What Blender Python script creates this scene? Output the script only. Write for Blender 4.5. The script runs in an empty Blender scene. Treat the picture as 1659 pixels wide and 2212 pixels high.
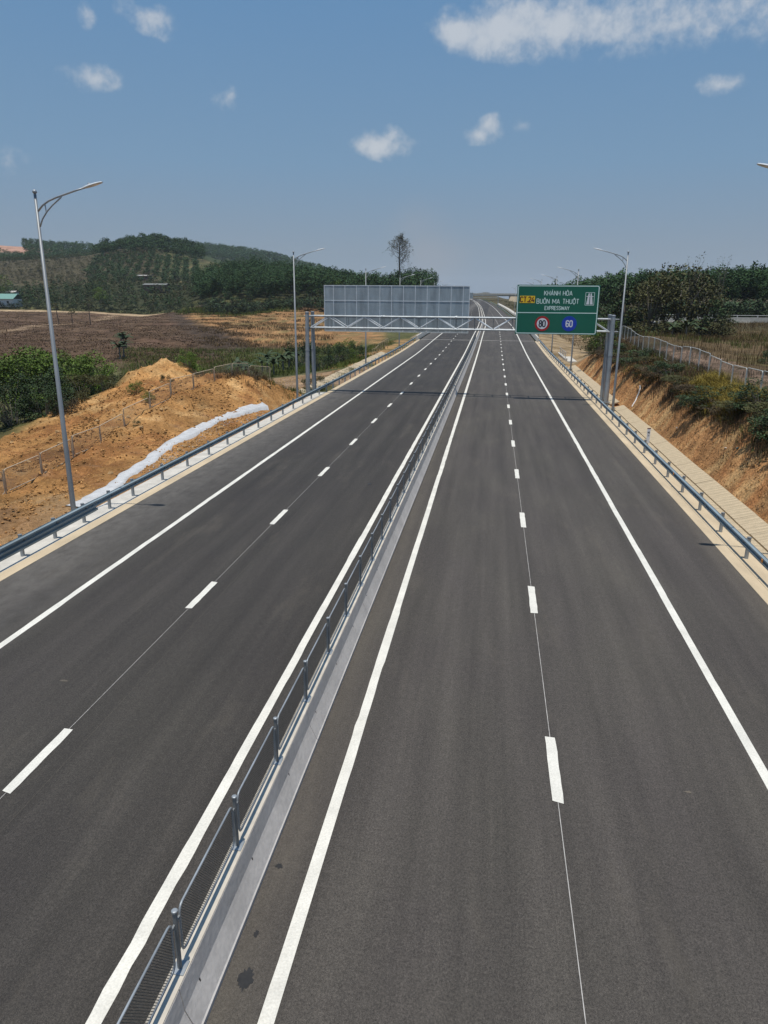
import bpy, math, random
import numpy as np
from mathutils import Matrix, Vector
SC = bpy.context.scene
COL = SC.collection
rnd = random.Random(7)
RNG = np.random.default_rng(11)

# ------------------------------------------------------------------ camera
EYE = np.array([0.0, 0.0, 8.52])
FPX, PCX, PCY = 1540.0, 829.5, 1106.0          # focal length and centre for a 1659 x 2212 frame
_p, _y, _r = math.radians(16.709), math.radians(-8.354), math.radians(.454)
FW = np.array([math.sin(_y)*math.cos(_p), math.cos(_y)*math.cos(_p), -math.sin(_p)])
RT = np.array([math.cos(_y), -math.sin(_y), 0.0]); UP = np.cross(RT, FW)
RT, UP = RT*math.cos(_r)+UP*math.sin(_r), UP*math.cos(_r)-RT*math.sin(_r)
cam = bpy.data.cameras.new('camera'); cam.sensor_fit = 'VERTICAL'; cam.sensor_height = 36
cam.lens = FPX/2212*36; cam.clip_start = .1; cam.clip_end = 20000
camo = bpy.data.objects.new('camera', cam); COL.objects.link(camo)
camo.matrix_world = Matrix(((RT[0], UP[0], -FW[0], EYE[0]), (RT[1], UP[1], -FW[1], EYE[1]), (RT[2], UP[2], -FW[2], EYE[2]), (0, 0, 0, 1)))
SC.camera = camo

def ray(px, py): return RT*(px-PCX)/FPX-UP*(py-PCY)/FPX+FW
def G(px, py, Y, dz=0):                       # the point at distance Y along the road on a sight line
    d = ray(px, py); t = Y/d[1]; q = EYE+d*t; return (q[0], q[1], q[2]+dz)

# ------------------------------------------------------------------ world and sun
SUNV = Vector((-.035, -.15, 1.0)).normalized()   # towards the sun
W = bpy.data.worlds.new('World'); SC.world = W; W.use_nodes = True
def build_world():
    nt = W.node_tree; N = nt.nodes; L = nt.links; N.clear()
    out = N.new('ShaderNodeOutputWorld'); bg = N.new('ShaderNodeBackground'); bg.inputs[1].default_value = 0.1
    L.new(bg.outputs[0], out.inputs[0])
    sky = N.new('ShaderNodeTexSky'); sky.sky_type = 'NISHITA'; sky.sun_disc = False
    sky.sun_elevation = math.asin(SUNV.z); sky.sun_rotation = math.atan2(SUNV.x, SUNV.y)
    sky.air_density = 1.0; sky.dust_density = 1.5; sky.ozone_density = 2.0; sky.altitude = 500
    tc = N.new('ShaderNodeTexCoord'); sep = N.new('ShaderNodeSeparateXYZ'); L.new(tc.outputs['Generated'], sep.inputs[0])
    ramp = N.new('ShaderNodeValToRGB'); L.new(sep.outputs[2], ramp.inputs[0]); cr = ramp.color_ramp
    cr.elements[0].position = 0; cr.elements[0].color = (.225, .29, .37, 1)
    cr.elements[1].position = 1; cr.elements[1].color = (.10, .22, .46, 1)
    for p, c in ((.06, (.225, .295, .38, 1)), (.16, (.175, .30, .45, 1)), (.33, (.125, .265, .465, 1))):
        e = cr.elements.new(p); e.color = c
    sc = N.new('ShaderNodeVectorMath'); sc.operation = 'SCALE'; L.new(ramp.outputs[0], sc.inputs[0]); sc.inputs['Scale'].default_value = 10.0
    mix = N.new('ShaderNodeMixRGB'); mix.inputs[0].default_value = .92; L.new(sky.outputs[0], mix.inputs[1]); L.new(sc.outputs[0], mix.inputs[2])
    # clouds: soft puffs fixed in direction space
    noi = N.new('ShaderNodeTexNoise'); noi.inputs['Scale'].default_value = 11; noi.inputs['Detail'].default_value = 8; noi.inputs['Roughness'].default_value = .62
    L.new(tc.outputs['Generated'], noi.inputs['Vector'])
    n2 = N.new('ShaderNodeTexNoise'); n2.inputs['Scale'].default_value = 34; n2.inputs['Detail'].default_value = 7; n2.inputs['Roughness'].default_value = .6
    L.new(tc.outputs['Generated'], n2.inputs['Vector'])
    n3 = N.new('ShaderNodeTexNoise'); n3.inputs['Scale'].default_value = 16; n3.inputs['Detail'].default_value = 5; L.new(tc.outputs['Generated'], n3.inputs['Vector'])
    w0 = N.new('ShaderNodeVectorMath'); w0.operation = 'SUBTRACT'; L.new(n3.outputs['Color'], w0.inputs[0]); w0.inputs[1].default_value = (.5, .5, .5)
    w1 = N.new('ShaderNodeVectorMath'); w1.operation = 'MULTIPLY_ADD'; L.new(w0.outputs[0], w1.inputs[0]); w1.inputs[1].default_value = (.035, .035, .022); L.new(tc.outputs['Generated'], w1.inputs[2]); wv = w1.outputs[0]
    def centre(px, py):
        d = ray(px, py); return d/np.linalg.norm(d)
    puffs = [(195, 32, 24, 26, .62), (278, 22, 26, 34, .5), (338, 46, 46, 26, .8), (195, 168, 62, 24, .85), (165, 170, 40, 12, .5), (495, 207, 34, 24, .85), (833, 314, 66, 26, 1.0), (845, 298, 30, 22, .9),
             (1025, 288, 42, 20, .8), (1062, 278, 32, 26, .9), (1135, 273, 28, 18, .5), (1558, 183, 46, 22, .7), (20, 355, 50, 34, .55),
             (1000, 66, 66, 36, 1.05), (1090, 62, 90, 46, 1.1), (1190, 62, 130, 56, .95), (1290, 40, 170, 62, .8), (1430, 15, 240, 70, .72), (1600, 15, 220, 62, .6)]
    items = [(centre(a, b), 1.12*c/FPX, 1.12*d/FPX, e) for a, b, c, d, e in puffs]
    rr = random.Random(3)
    for i in range(16):                          # the same scattered fair-weather clouds go on all round
        az = rr.uniform(.75, 2*math.pi-.75)+_y; el = rr.uniform(.12, .8)
        items.append((np.array([math.sin(az)*math.cos(el), math.cos(az)*math.cos(el), math.sin(el)]), rr.uniform(.03, .14), rr.uniform(.015, .05), rr.uniform(.4, 1)))
    acc = None
    for c, sx, sz, den in items:
        s = N.new('ShaderNodeVectorMath'); s.operation = 'SUBTRACT'; L.new(wv, s.inputs[0]); s.inputs[1].default_value = tuple(c)
        m = N.new('ShaderNodeVectorMath'); m.operation = 'MULTIPLY'; L.new(s.outputs[0], m.inputs[0]); m.inputs[1].default_value = (1/sx, 1/sx, 1/sz)
        l = N.new('ShaderNodeVectorMath'); l.operation = 'LENGTH'; L.new(m.outputs[0], l.inputs[0])
        q = N.new('ShaderNodeMapRange'); q.inputs[1].default_value = 1.15; q.inputs[2].default_value = 0.0; q.inputs[3].default_value = 0; q.inputs[4].default_value = den
        L.new(l.outputs['Value'], q.inputs[0])
        if acc is None: acc = q.outputs[0]
        else:
            a = N.new('ShaderNodeMath'); a.operation = 'MAXIMUM'; L.new(acc, a.inputs[0]); L.new(q.outputs[0], a.inputs[1]); acc = a.outputs[0]
    def math_(op, a, b):
        m = N.new('ShaderNodeMath'); m.operation = op
        for i, v in enumerate((a, b)):
            if isinstance(v, (int, float)): m.inputs[i].default_value = v
            else: L.new(v, m.inputs[i])
        return m.outputs[0]
    ns = math_('ADD', math_('MULTIPLY', noi.outputs[0], .8), math_('MULTIPLY', n2.outputs[0], 1.2))
    gate = math_('MINIMUM', math_('MULTIPLY', acc, 4.0), 1.0)
    v = math_('MULTIPLY', gate, math_('ADD', acc, math_('MULTIPLY', math_('SUBTRACT', ns, .98), 1.35)))
    den = N.new('ShaderNodeMapRange'); den.interpolation_type = 'SMOOTHSTEP'; L.new(v, den.inputs[0])
    den.inputs[1].default_value = .16; den.inputs[2].default_value = .95; den.inputs[3].default_value = 0; den.inputs[4].default_value = .66
    cm = N.new('ShaderNodeMixRGB'); L.new(den.outputs[0], cm.inputs[0]); L.new(mix.outputs[0], cm.inputs[1]); cc = N.new('ShaderNodeMixRGB'); cm.inputs[2].default_value = (6.6, 6.8, 7.1, 1); L.new(v, cc.inputs[0]); cc.inputs[1].default_value = (4.6, 5.0, 5.5, 1); cc.inputs[2].default_value = (6.8, 6.9, 7.0, 1); cc.use_clamp = False; L.new(cc.outputs[0], cm.inputs[2])
    # thin smoke drifting far off above the bend
    sm = None
    for (a, b, sx, sz, amt) in ((930, 560, 100, 90, .34), (905, 500, 90, 80, .2)):
        s_ = N.new('ShaderNodeVectorMath'); s_.operation = 'SUBTRACT'; L.new(wv, s_.inputs[0]); s_.inputs[1].default_value = tuple(centre(a, b))
        m_ = N.new('ShaderNodeVectorMath'); m_.operation = 'MULTIPLY'; L.new(s_.outputs[0], m_.inputs[0]); m_.inputs[1].default_value = (FPX/sx, FPX/sx, FPX/sz)
        l_ = N.new('ShaderNodeVectorMath'); l_.operation = 'LENGTH'; L.new(m_.outputs[0], l_.inputs[0])
        q_ = N.new('ShaderNodeMapRange'); q_.interpolation_type = 'SMOOTHSTEP'; q_.inputs[1].default_value = 1.0; q_.inputs[2].default_value = 0; q_.inputs[4].default_value = amt; L.new(l_.outputs['Value'], q_.inputs[0])
        sm = q_.outputs[0] if sm is None else math_('MAXIMUM', sm, q_.outputs[0])
    fm = N.new('ShaderNodeMixRGB'); L.new(sm, fm.inputs[0]); L.new(cm.outputs[0], fm.inputs[1]); fm.inputs[2].default_value = (3.7, 3.6, 3.75, 1)
    L.new(fm.outputs[0], bg.inputs[0])
build_world()
sun = bpy.data.lights.new('sun', 'SUN'); sun.energy = 4.2; sun.angle = math.radians(.53); sun.color = (1, .955, .88)
suno = bpy.data.objects.new('sun', sun); COL.objects.link(suno)
suno.rotation_euler = SUNV.to_track_quat('Z', 'Y').to_euler()
SC.view_settings.view_transform = 'Standard'; SC.view_settings.look = 'None'; SC.view_settings.gamma = 1
SC.view_settings.use_curve_mapping = False; SC.view_settings.exposure = 0.0
SC.cycles.max_bounces = 6; SC.cycles.transparent_max_bounces = 6; SC.cycles.volume_bounces = 1

# ------------------------------------------------------------------ materials
MATS = {}
def nodes_of(name):
    m = bpy.data.materials.new(name); m.use_nodes = True; MATS[name] = m
    nt = m.node_tree; b = nt.nodes['Principled BSDF']; return m, nt, b
def mat(name, col, rough=.6, metal=0, var=.25, scale=3.0, detail=4, bump=0, bscale=30, stretch=(1, 1, 1), col2=None, spec=.5, island=0, coord='Object', fine=0, fscale=80):
    """plain surface with noise in colour, optional second colour, bump and per-leaf variation"""
    m, nt, b = nodes_of(name); N = nt.nodes; L = nt.links
    tc = N.new('ShaderNodeTexCoord'); mp = N.new('ShaderNodeMapping'); mp.inputs['Scale'].default_value = stretch
    L.new(tc.outputs[coord], mp.inputs[0])
    n = N.new('ShaderNodeTexNoise'); n.inputs['Scale'].default_value = scale; n.inputs['Detail'].default_value = detail; n.inputs['Roughness'].default_value = .6
    L.new(mp.outputs[0], n.inputs['Vector'])
    rp = N.new('ShaderNodeMapRange'); rp.inputs[1].default_value = .3; rp.inputs[2].default_value = .7; L.new(n.outputs[0], rp.inputs[0])
    mx = N.new('ShaderNodeMixRGB'); L.new(rp.outputs[0], mx.inputs[0])
    c2 = col2 if col2 else tuple(c*(1+var) for c in col); c1 = col if col2 else tuple(c*(1-var) for c in col)
    mx.inputs[1].default_value = (*c1, 1); mx.inputs[2].default_value = (*c2, 1)
    o = mx.outputs[0]
    if fine:
        f = N.new('ShaderNodeTexNoise'); f.inputs['Scale'].default_value = fscale; f.inputs['Detail'].default_value = 2; L.new(tc.outputs[coord], f.inputs['Vector'])
        fr = N.new('ShaderNodeMapRange'); fr.inputs[1].default_value = .3; fr.inputs[2].default_value = .7; fr.inputs[3].default_value = 1-fine; fr.inputs[4].default_value = 1+fine; L.new(f.outputs[0], fr.inputs[0])
        s = N.new('ShaderNodeVectorMath'); s.operation = 'SCALE'; L.new(o, s.inputs[0]); L.new(fr.outputs[0], s.inputs['Scale']); o = s.outputs[0]
    if island:
        g = N.new('ShaderNodeNewGeometry'); ir = N.new('ShaderNodeMapRange'); ir.inputs[3].default_value = 1-island; ir.inputs[4].default_value = 1+island
        L.new(g.outputs['Random Per Island'], ir.inputs[0])
        s = N.new('ShaderNodeVectorMath'); s.operation = 'SCALE'; L.new(o, s.inputs[0]); L.new(ir.outputs[0], s.inputs['Scale']); o = s.outputs[0]
        oi = N.new('ShaderNodeObjectInfo'); orr = N.new('ShaderNodeMapRange'); orr.inputs[3].default_value = .82; orr.inputs[4].default_value = 1.18; L.new(oi.outputs['Random'], orr.inputs[0])
        s = N.new('ShaderNodeVectorMath'); s.operation = 'SCALE'; L.new(o, s.inputs[0]); L.new(orr.outputs[0], s.inputs['Scale']); o = s.outputs[0]
    L.new(o, b.inputs['Base Color'])
    b.inputs['Roughness'].default_value = rough; b.inputs['Metallic'].default_value = metal; b.inputs['Specular IOR Level'].default_value = spec
    if bump:
        bn = N.new('ShaderNodeTexNoise'); bn.inputs['Scale'].default_value = bscale; bn.inputs['Detail'].default_value = 4; L.new(mp.outputs[0], bn.inputs['Vector'])
        bp = N.new('ShaderNodeBump'); bp.inputs['Strength'].default_value = bump; bp.inputs['Distance'].default_value = .03; L.new(bn.outputs[0], bp.inputs['Height']); L.new(bp.outputs[0], b.inputs['Normal'])
    return m

galv = mat('galvanised_steel', (.31, .335, .35), .5, .35, .22, 2.2, bump=.05, stretch=(1, 1, .4))
galv_dark = mat('weathered_galvanised_steel', (.20, .21, .21), .6, .35, .25, 3)
galv_rib = mat('pale_galvanised_angle', (.62, .66, .68), .55, .1, .15, 2)
rail_steel = mat('rail_steel', (.27, .33, .35), .5, .3, .2, 1.6, stretch=(1, .3, 1))
mesh_steel = mat('mesh_steel', (.12, .135, .14), .5, .5, .2, 8)
fence_white = mat('pale_painted_steel', (.50, .50, .47), .5, .2, .2, 6)
fence_rust = mat('dusty_tan_steel', (.46, .37, .26), .7, 0, .3, 6)
panel_steel = mat('sheet_steel', (.31, .36, .385), .5, .2, .3, .9, detail=6, stretch=(1.6, 1, .35), fine=.12, fscale=25)
polegrey = mat('lamp_pole_steel', (.235, .25, .26), .5, .3, .2, 2, stretch=(1, 1, .3))
lampgrey = mat('lamp_head_grey', (.55, .58, .60), .45, .1, .08, 5)
lampglass = mat('lamp_glass', (.75, .76, .72), .2, 0, .05, 5)
conc_tan = mat('tan_concrete', (.50, .40, .265), .9, 0, .16, 1.2, detail=7, bump=.25, bscale=18, stretch=(1, .35, 1), fine=.1, fscale=60)
conc_white = mat('pale_concrete', (.50, .47, .41), .9, 0, .2, 1.5, detail=7, bump=.35, bscale=14, fine=.12, fscale=50)
conc_ledge = mat('bare_concrete', (.50, .45, .37), .9, 0, .15, 3, bump=.2, bscale=40)
conc_ditch = mat('ribbed_ditch_concrete', (.43, .345, .225), .92, 0, .25, 2.6, detail=6, bump=.8, bscale=6, stretch=(.25, 2.2, .25), fine=.18, fscale=24)
conc_paint = mat('grey_barrier_paint', (.50, .47, .435), .62, 0, .14, 1.3, detail=7, bump=.25, bscale=9, fine=.06, fscale=14)
conc_grey = mat('grey_concrete', (.38, .36, .32), .9, 0, .2, .6, bump=.1)
mortar = mat('white_mortar', (.47, .47, .465), .95, 0, .16, 2.0, detail=8, bump=.4, bscale=30, fine=.14, fscale=22)
paint = mat('road_paint', (.65, .625, .55), .7, 0, .13, 1.4, detail=7, bump=.3, bscale=45, fine=.10, fscale=30)
chalk = mat('chalk_line', (.42, .40, .37), .9, 0, .3, 5)
oil = mat('oil_stain', (.018, .017, .016), .5, 0, .3, 12)
sand = mat('sand_dust', (.13, .11, .085), .95, 0, .3, 6)
green_sign = mat('green_sheeting', (.004, .125, .075), .35, 0, .06, .8)
white_sign = mat('white_sheeting', (.70, .86, .80), .4, 0, .04, 2)
white_plain = mat('white_plate', (.74, .75, .76), .5, 0, .04, 2)
yellow_sign = mat('yellow_sheeting', (.88, .56, .02), .4, 0, .05, 2)
red_sign = mat('red_sheeting', (.42, .012, .016), .4, 0, .05, 2)
blue_sign = mat('blue_sheeting', (.008, .05, .42), .4, 0, .05, 2)
maroon = mat('maroon_lettering', (.10, .006, .012), .4, 0, .05, 2)
black = mat('black_lettering', (.012, .014, .03), .4, 0, .05, 2)
orange_plastic = mat('orange_reflector', (.75, .25, .02), .4, 0, .05, 2)
teal_plastic = mat('teal_plastic', (.05, .28, .33), .4, 0, .2, 20)
white_plastic = mat('white_litter', (.68, .67, .64), .6, 0, .1, 20)
bark = mat('bark', (.10, .08, .06), .9, 0, .35, 6, stretch=(1, 1, .2))
bark_pale = mat('pale_bark', (.17, .15, .125), .9, 0, .3, 6, stretch=(1, 1, .2))
leaf_dark = mat('dark_leaves', (.034, .060, .020), .7, 0, .35, .5, island=.55, spec=.25)
leaf_rubber = mat('plantation_leaves', (.038, .080, .025), .8, 0, .3, .04, island=.36, spec=.2)
leaf_hill = mat('hill_leaves', (.038, .080, .025), .8, 0, .25, .02, island=.34, spec=.2)
leaf_bright = mat('bright_leaves', (.085, .135, .018), .7, 0, .35, .5, island=.5, spec=.25)
leaf_olive = mat('dry_olive_leaves', (.070, .069, .026), .8, 0, .35, .35, island=.42, spec=.2)
leaf_brown = mat('dry_brown_leaves', (.082, .062, .036), .85, 0, .35, .35, island=.55, spec=.15)
leaf_orchard = mat('orchard_leaves', (.042, .082, .028), .75, 0, .3, .2, island=.35, spec=.2)
leaf_scrub = mat('scrub_leaves', (.030, .054, .017), .8, 0, .35, .05, island=.4, spec=.15)
leaf_scrub2 = mat('dry_scrub_leaves', (.060, .062, .030), .85, 0, .35, .05, island=.4, spec=.15)
leaf_hedge = mat('hedge_leaves', (.020, .036, .012), .7, 0, .35, .5, island=.5, spec=.2)
leaf_banana = mat('banana_leaves', (.032, .052, .016), .6, 0, .35, .8, spec=.3)
grass_dry = mat('dry_grass', (.125, .085, .042), .9, 0, .4, .25, island=.5, spec=.1)
grass_gold = mat('golden_grass', (.20, .155, .035), .9, 0, .35, .4, island=.5, spec=.1)
grass_green = mat('green_grass', (.075, .095, .022), .9, 0, .35, .3, island=.5, spec=.1)
grass_brown = mat('brown_weeds', (.088, .058, .034), .9, 0, .35, .12, island=.5, spec=.1)
clod = mat('soil_clods', (.40, .215, .082), .95, 0, .3, .6, island=.4, spec=.1)
rockm = mat('pale_stone', (.42, .27, .13), .95, 0, .3, 4, bump=.3, spec=.1)
roof_green = mat('green_roof_sheet', (.16, .30, .25), .5, .1, .15, 1, stretch=(6, 1, 1))
roof_grey = mat('grey_roof_sheet', (.17, .17, .155), .7, .1, .2, 1, stretch=(5, 1, 1))
roof_white = mat('pale_roof_sheet', (.42, .39, .35), .6, 0, .1, 1, stretch=(5, 1, 1))
wall_brown = mat('brown_board_wall', (.20, .12, .085), .9, 0, .25, 1.5)
wall_white = mat('white_wall', (.6, .6, .57), .9, 0, .1, 1.5)
window_dark = mat('dark_opening', (.015, .015, .017), .5, 0, .2, 1.5)

def asphalt_mat():
    m, nt, b = nodes_of('asphalt'); N = nt.nodes; L = nt.links
    tc = N.new('ShaderNodeTexCoord'); sep = N.new('ShaderNodeSeparateXYZ'); L.new(tc.outputs['Object'], sep.inputs[0])
    def noise(scale, detail, stretch, lo, hi, a, c, rough=.55):
        mp = N.new('ShaderNodeMapping'); mp.inputs['Scale'].default_value = stretch; L.new(tc.outputs['Object'], mp.inputs[0])
        n = N.new('ShaderNodeTexNoise'); n.inputs['Scale'].default_value = scale; n.inputs['Detail'].default_value = detail; n.inputs['Roughness'].default_value = rough; L.new(mp.outputs[0], n.inputs['Vector'])
        r = N.new('ShaderNodeMapRange'); r.inputs[1].default_value = lo; r.inputs[2].default_value = hi; r.inputs[3].default_value = a; r.inputs[4].default_value = c; L.new(n.outputs[0], r.inputs[0]); return r.outputs[0], n.outputs[0]
    def scale(col, f):
        s = N.new('ShaderNodeVectorMath'); s.operation = 'SCALE'; L.new(col, s.inputs[0]); L.new(f, s.inputs['Scale']); return s.outputs[0]
    def mixc(f, a, c):
        x = N.new('ShaderNodeMixRGB'); L.new(f, x.inputs[0])
        for i, v in ((1, a), (2, c)):
            if isinstance(v, tuple): x.inputs[i].default_value = (*v, 1)
            else: L.new(v, x.inputs[i])
        return x.outputs[0]
    hue, _ = noise(.35, 5, (1, .4, 1), .35, .68, 0, 1)
    c = mixc(hue, (.054, .0465, .0405), (.063, .0555, .0455))
    lr = N.new('ShaderNodeMapRange'); lr.inputs[1].default_value = -3.5; lr.inputs[2].default_value = -3.3; lr.inputs[3].default_value = .64; lr.inputs[4].default_value = 1.0; L.new(sep.outputs[0], lr.inputs[0]); c = scale(c, lr.outputs[0])   # the left carriageway is coloured darker than the right
    f, _ = noise(1.0, 5, (1.5, .035, 1), .25, .75, .74, 1.28); c = scale(c, f)       # roller streaks along the lane
    f, _ = noise(4.5, 3, (1, .03, 1), .25, .75, .93, 1.07); c = scale(c, f)
    f, _ = noise(.09, 4, (1, .5, 1), .3, .7, .90, 1.12); c = scale(c, f)
    f, _ = noise(1.7, 4, (1, .10, 1), .3, .7, .88, 1.12); c = scale(c, f)
    f, _ = noise(9, 4, (1, .7, 1), .3, .7, .84, 1.17, .7); c = scale(c, f)
    f, _ = noise(30, 2, (1, .8, 1), .3, .7, .62, 1.42, .7); c = scale(c, f)
    f, raw = noise(75, 2, (1, 1, 1), .3, .7, .45, 1.6, .7); c = scale(c, f)
    f, _ = noise(160, 1, (1, 1, 1), .66, .74, 0, .9); c = mixc(f, c, (.20, .19, .17))  # pale stone chips
    f, _ = noise(.8, 6, (1, .22, 1), .56, .80, 0, .28, .7); c = mixc(f, c, (.17, .145, .11))       # dried mud smears
    # sand washed up against the foot of the median barrier and dust along the outer kerbs
    def band(x0, w, amt):
        a = N.new('ShaderNodeMath'); a.operation = 'SUBTRACT'; L.new(sep.outputs[0], a.inputs[0]); a.inputs[1].default_value = x0
        q = N.new('ShaderNodeMath'); q.operation = 'ABSOLUTE'; L.new(a.outputs[0], q.inputs[0])
        r = N.new('ShaderNodeMapRange'); r.inputs[1].default_value = w; r.inputs[2].default_value = 0; r.inputs[3].default_value = 0; r.inputs[4].default_value = amt; L.new(q.outputs[0], r.inputs[0])
        nf, _ = noise(2.2, 7, (1, .5, 1), .3, .7, .25, 1.0, .7)
        t = N.new('ShaderNodeMath'); t.operation = 'MULTIPLY'; L.new(r.outputs[0], t.inputs[0]); L.new(nf, t.inputs[1]); return t.outputs[0]
    c = mixc(band(-2.95, .75, .34), c, (.115, .10, .078))
    c = mixc(band(-14.8, 3.4, .62), c, (.20, .185, .165))
    c = mixc(band(8.4, 1.0, .30), c, (.17, .145, .11))
    L.new(c, b.inputs['Base Color']); b.inputs['Roughness'].default_value = .82; b.inputs['Specular IOR Level'].default_value = .35
    bp = N.new('ShaderNodeBump'); bp.inputs['Strength'].default_value = .55; bp.inputs['Distance'].default_value = .008; L.new(raw, bp.inputs['Height']); L.new(bp.outputs[0], b.inputs['Normal'])
    return m
asphalt = asphalt_mat()

def terrain_mat():
    m, nt, b = nodes_of('terrain_cover'); N = nt.nodes; L = nt.links
    tc = N.new('ShaderNodeTexCoord'); at = N.new('ShaderNodeAttribute'); at.attribute_name = 'cover'
    o = at.outputs['Color']
    hs = None
    for sc, d, lo, hi in ((.05, 5, .78, 1.25), (.22, 6, .66, 1.36), (.6, 6, .72, 1.3), (6.0, 6, .68, 1.34), (28, 3, .75, 1.25)):
        n = N.new('ShaderNodeTexNoise'); n.inputs['Scale'].default_value = sc; n.inputs['Detail'].default_value = d; n.inputs['Roughness'].default_value = .65; L.new(tc.outputs['Object'], n.inputs['Vector'])
        r = N.new('ShaderNodeMapRange'); r.inputs[1].default_value = .3; r.inputs[2].default_value = .7; r.inputs[3].default_value = lo; r.inputs[4].default_value = hi; L.new(n.outputs[0], r.inputs[0])
        s = N.new('ShaderNodeVectorMath'); s.operation = 'SCALE'; L.new(o, s.inputs[0]); L.new(r.outputs[0], s.inputs['Scale']); o = s.outputs[0]
        if sc == 6.0: hs = n
    L.new(o, b.inputs['Base Color']); b.inputs['Roughness'].default_value = .95; b.inputs['Specular IOR Level'].default_value = .1
    bp = N.new('ShaderNodeBump'); bp.inputs['Strength'].default_value = 1.0; bp.inputs['Distance'].default_value = .2; L.new(hs.outputs[0], bp.inputs['Height']); L.new(bp.outputs[0], b.inputs['Normal'])
    return m
terrain_m = terrain_mat()

# ------------------------------------------------------------------ mesh helpers
class MB:
    def __init__(s): s.v = []; s.f = []
    def add(s, vs, fs):
        o = len(s.v); s.v += [tuple(p) for p in vs]; s.f += [tuple(i+o for i in f) for f in fs]; return s
    def box(s, x0, x1, y0, y1, z0, z1):
        return s.add([(x0, y0, z0), (x1, y0, z0), (x1, y1, z0), (x0, y1, z0), (x0, y0, z1), (x1, y0, z1), (x1, y1, z1), (x0, y1, z1)],
                     [(3, 2, 1, 0), (4, 5, 6, 7), (0, 1, 5, 4), (1, 2, 6, 5), (2, 3, 7, 6), (3, 0, 4, 7)])
    def tube(s, pts, r, n=8, cap=True):
        pts = [Vector(p) for p in pts]; rs = r if isinstance(r, (list, tuple)) else [r]*len(pts)
        ref = None; vs = []; fs = []
        for i, p in enumerate(pts):
            d = (pts[min(i+1, len(pts)-1)]-pts[max(i-1, 0)]).normalized()
            if ref is None: ref = Vector((0, 0, 1)) if abs(d.z) < .9 else Vector((1, 0, 0))
            a = (ref-d*ref.dot(d)).normalized(); b = d.cross(a); ref = a
            for k in range(n):
                t = 2*math.pi*k/n; vs.append(p+(a*math.cos(t)+b*math.sin(t))*rs[i])
        for i in range(len(pts)-1):
            for k in range(n):
                k2 = (k+1) % n; fs.append((i*n+k, i*n+k2, (i+1)*n+k2, (i+1)*n+k))
        if cap: fs.append(tuple(range(n-1, -1, -1))); fs.append(tuple((len(pts)-1)*n+k for k in range(n)))
        return s.add(vs, fs)
    def disc(s, c, r, y0, y1, n=28, r2=None):      # disc (or ring) facing -y
        cx, cz = c; vs = []; fs = []
        for y in (y0, y1):
            for k in range(n):
                t = 2*math.pi*k/n; vs.append((cx+r*math.cos(t), y, cz+r*math.sin(t)))
        if r2 is None:
            fs.append(tuple(range(n))); fs.append(tuple(range(2*n-1, n-1, -1)))
        else:
            for y in (y0, y1):
                for k in range(n):
                    t = 2*math.pi*k/n; vs.append((cx+r2*math.cos(t), y, cz+r2*math.sin(t)))
            for k in range(n):
                k2 = (k+1) % n; fs += [(k, k2, 2*n+k2, 2*n+k), (n+k2, n+k, 3*n+k, 3*n+k2), (2*n+k, 2*n+k2, 3*n+k2, 3*n+k)]
        for k in range(n):
            k2 = (k+1) % n; fs.append((k2, k, n+k, n+k2))
        return s.add(vs, fs)
    def mesh(s, name, m, smooth=False):
        me = bpy.data.meshes.new(name); me.from_pydata(s.v, [], s.f); me.validate()
        if m: me.materials.append(m)
        if smooth: me.polygons.foreach_set('use_smooth', [True]*len(me.polygons))
        return me
    def build(s, name, m, parent=None, smooth=False, loc=(0, 0, 0)):
        return link(name, s.mesh(name, m, smooth), parent, loc)
def link(name, me, parent=None, loc=(0, 0, 0), rz=0, scale=None):
    o = bpy.data.objects.new(name, me); COL.objects.link(o); o.location = loc; o.rotation_euler = (0, 0, rz)
    if scale is not None: o.scale = (scale,)*3 if isinstance(scale, (int, float)) else scale
    if parent: o.parent = parent
    return o
def tag(o, label=None, cat=None, group=None, kind=None):
    for k, v in (('label', label), ('category', cat), ('group', group), ('kind', kind)):
        if v: o[k] = v
    return o
def thing(name, label, cat, loc=(0, 0, 0), group=None, rz=0):
    return tag(link(name, None, None, loc, rz), label, cat, group)
def np_mesh(name, V, F, m, smooth=False):
    me = bpy.data.meshes.new(name); V = np.asarray(V, np.float32); F = np.asarray(F, np.int32)
    nf, k = F.shape
    me.vertices.add(len(V)); me.vertices.foreach_set('co', V.ravel())
    me.loops.add(nf*k); me.loops.foreach_set('vertex_index', F.ravel())
    me.polygons.add(nf); me.polygons.foreach_set('loop_start', np.arange(0, nf*k, k, dtype=np.int32))
    me.update(calc_edges=True)
    if m: me.materials.append(m)
    if smooth: me.polygons.foreach_set('use_smooth', np.ones(nf, bool))
    return me
def vnoise(x, y, seed=0):
    x = np.asarray(x, float); y = np.asarray(y, float)
    xi = np.floor(x).astype(np.int64); yi = np.floor(y).astype(np.int64); fx = x-xi; fy = y-yi
    fx = fx*fx*(3-2*fx); fy = fy*fy*(3-2*fy)
    def h(a, b):
        n = (a*374761393+b*668265263+seed*974711) & 0x7fffffff; n = ((n ^ (n >> 13))*1274126177) & 0x7fffffff
        return ((n ^ (n >> 16)) & 0xffff)/65535.0
    return (h(xi, yi)*(1-fx)+h(xi+1, yi)*fx)*(1-fy)+(h(xi, yi+1)*(1-fx)+h(xi+1, yi+1)*fx)*fy
def fbm(x, y, seed=0, o=4):
    s = 0; a = .5; t = 0
    for i in range(o): s = s+a*vnoise(x*2**i, y*2**i, seed+i); t += a; a *= .55
    return s/t-.5
def sstep(a, b, x): t = np.clip((x-a)/(b-a), 0, 1); return t*t*(3-2*t)

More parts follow.
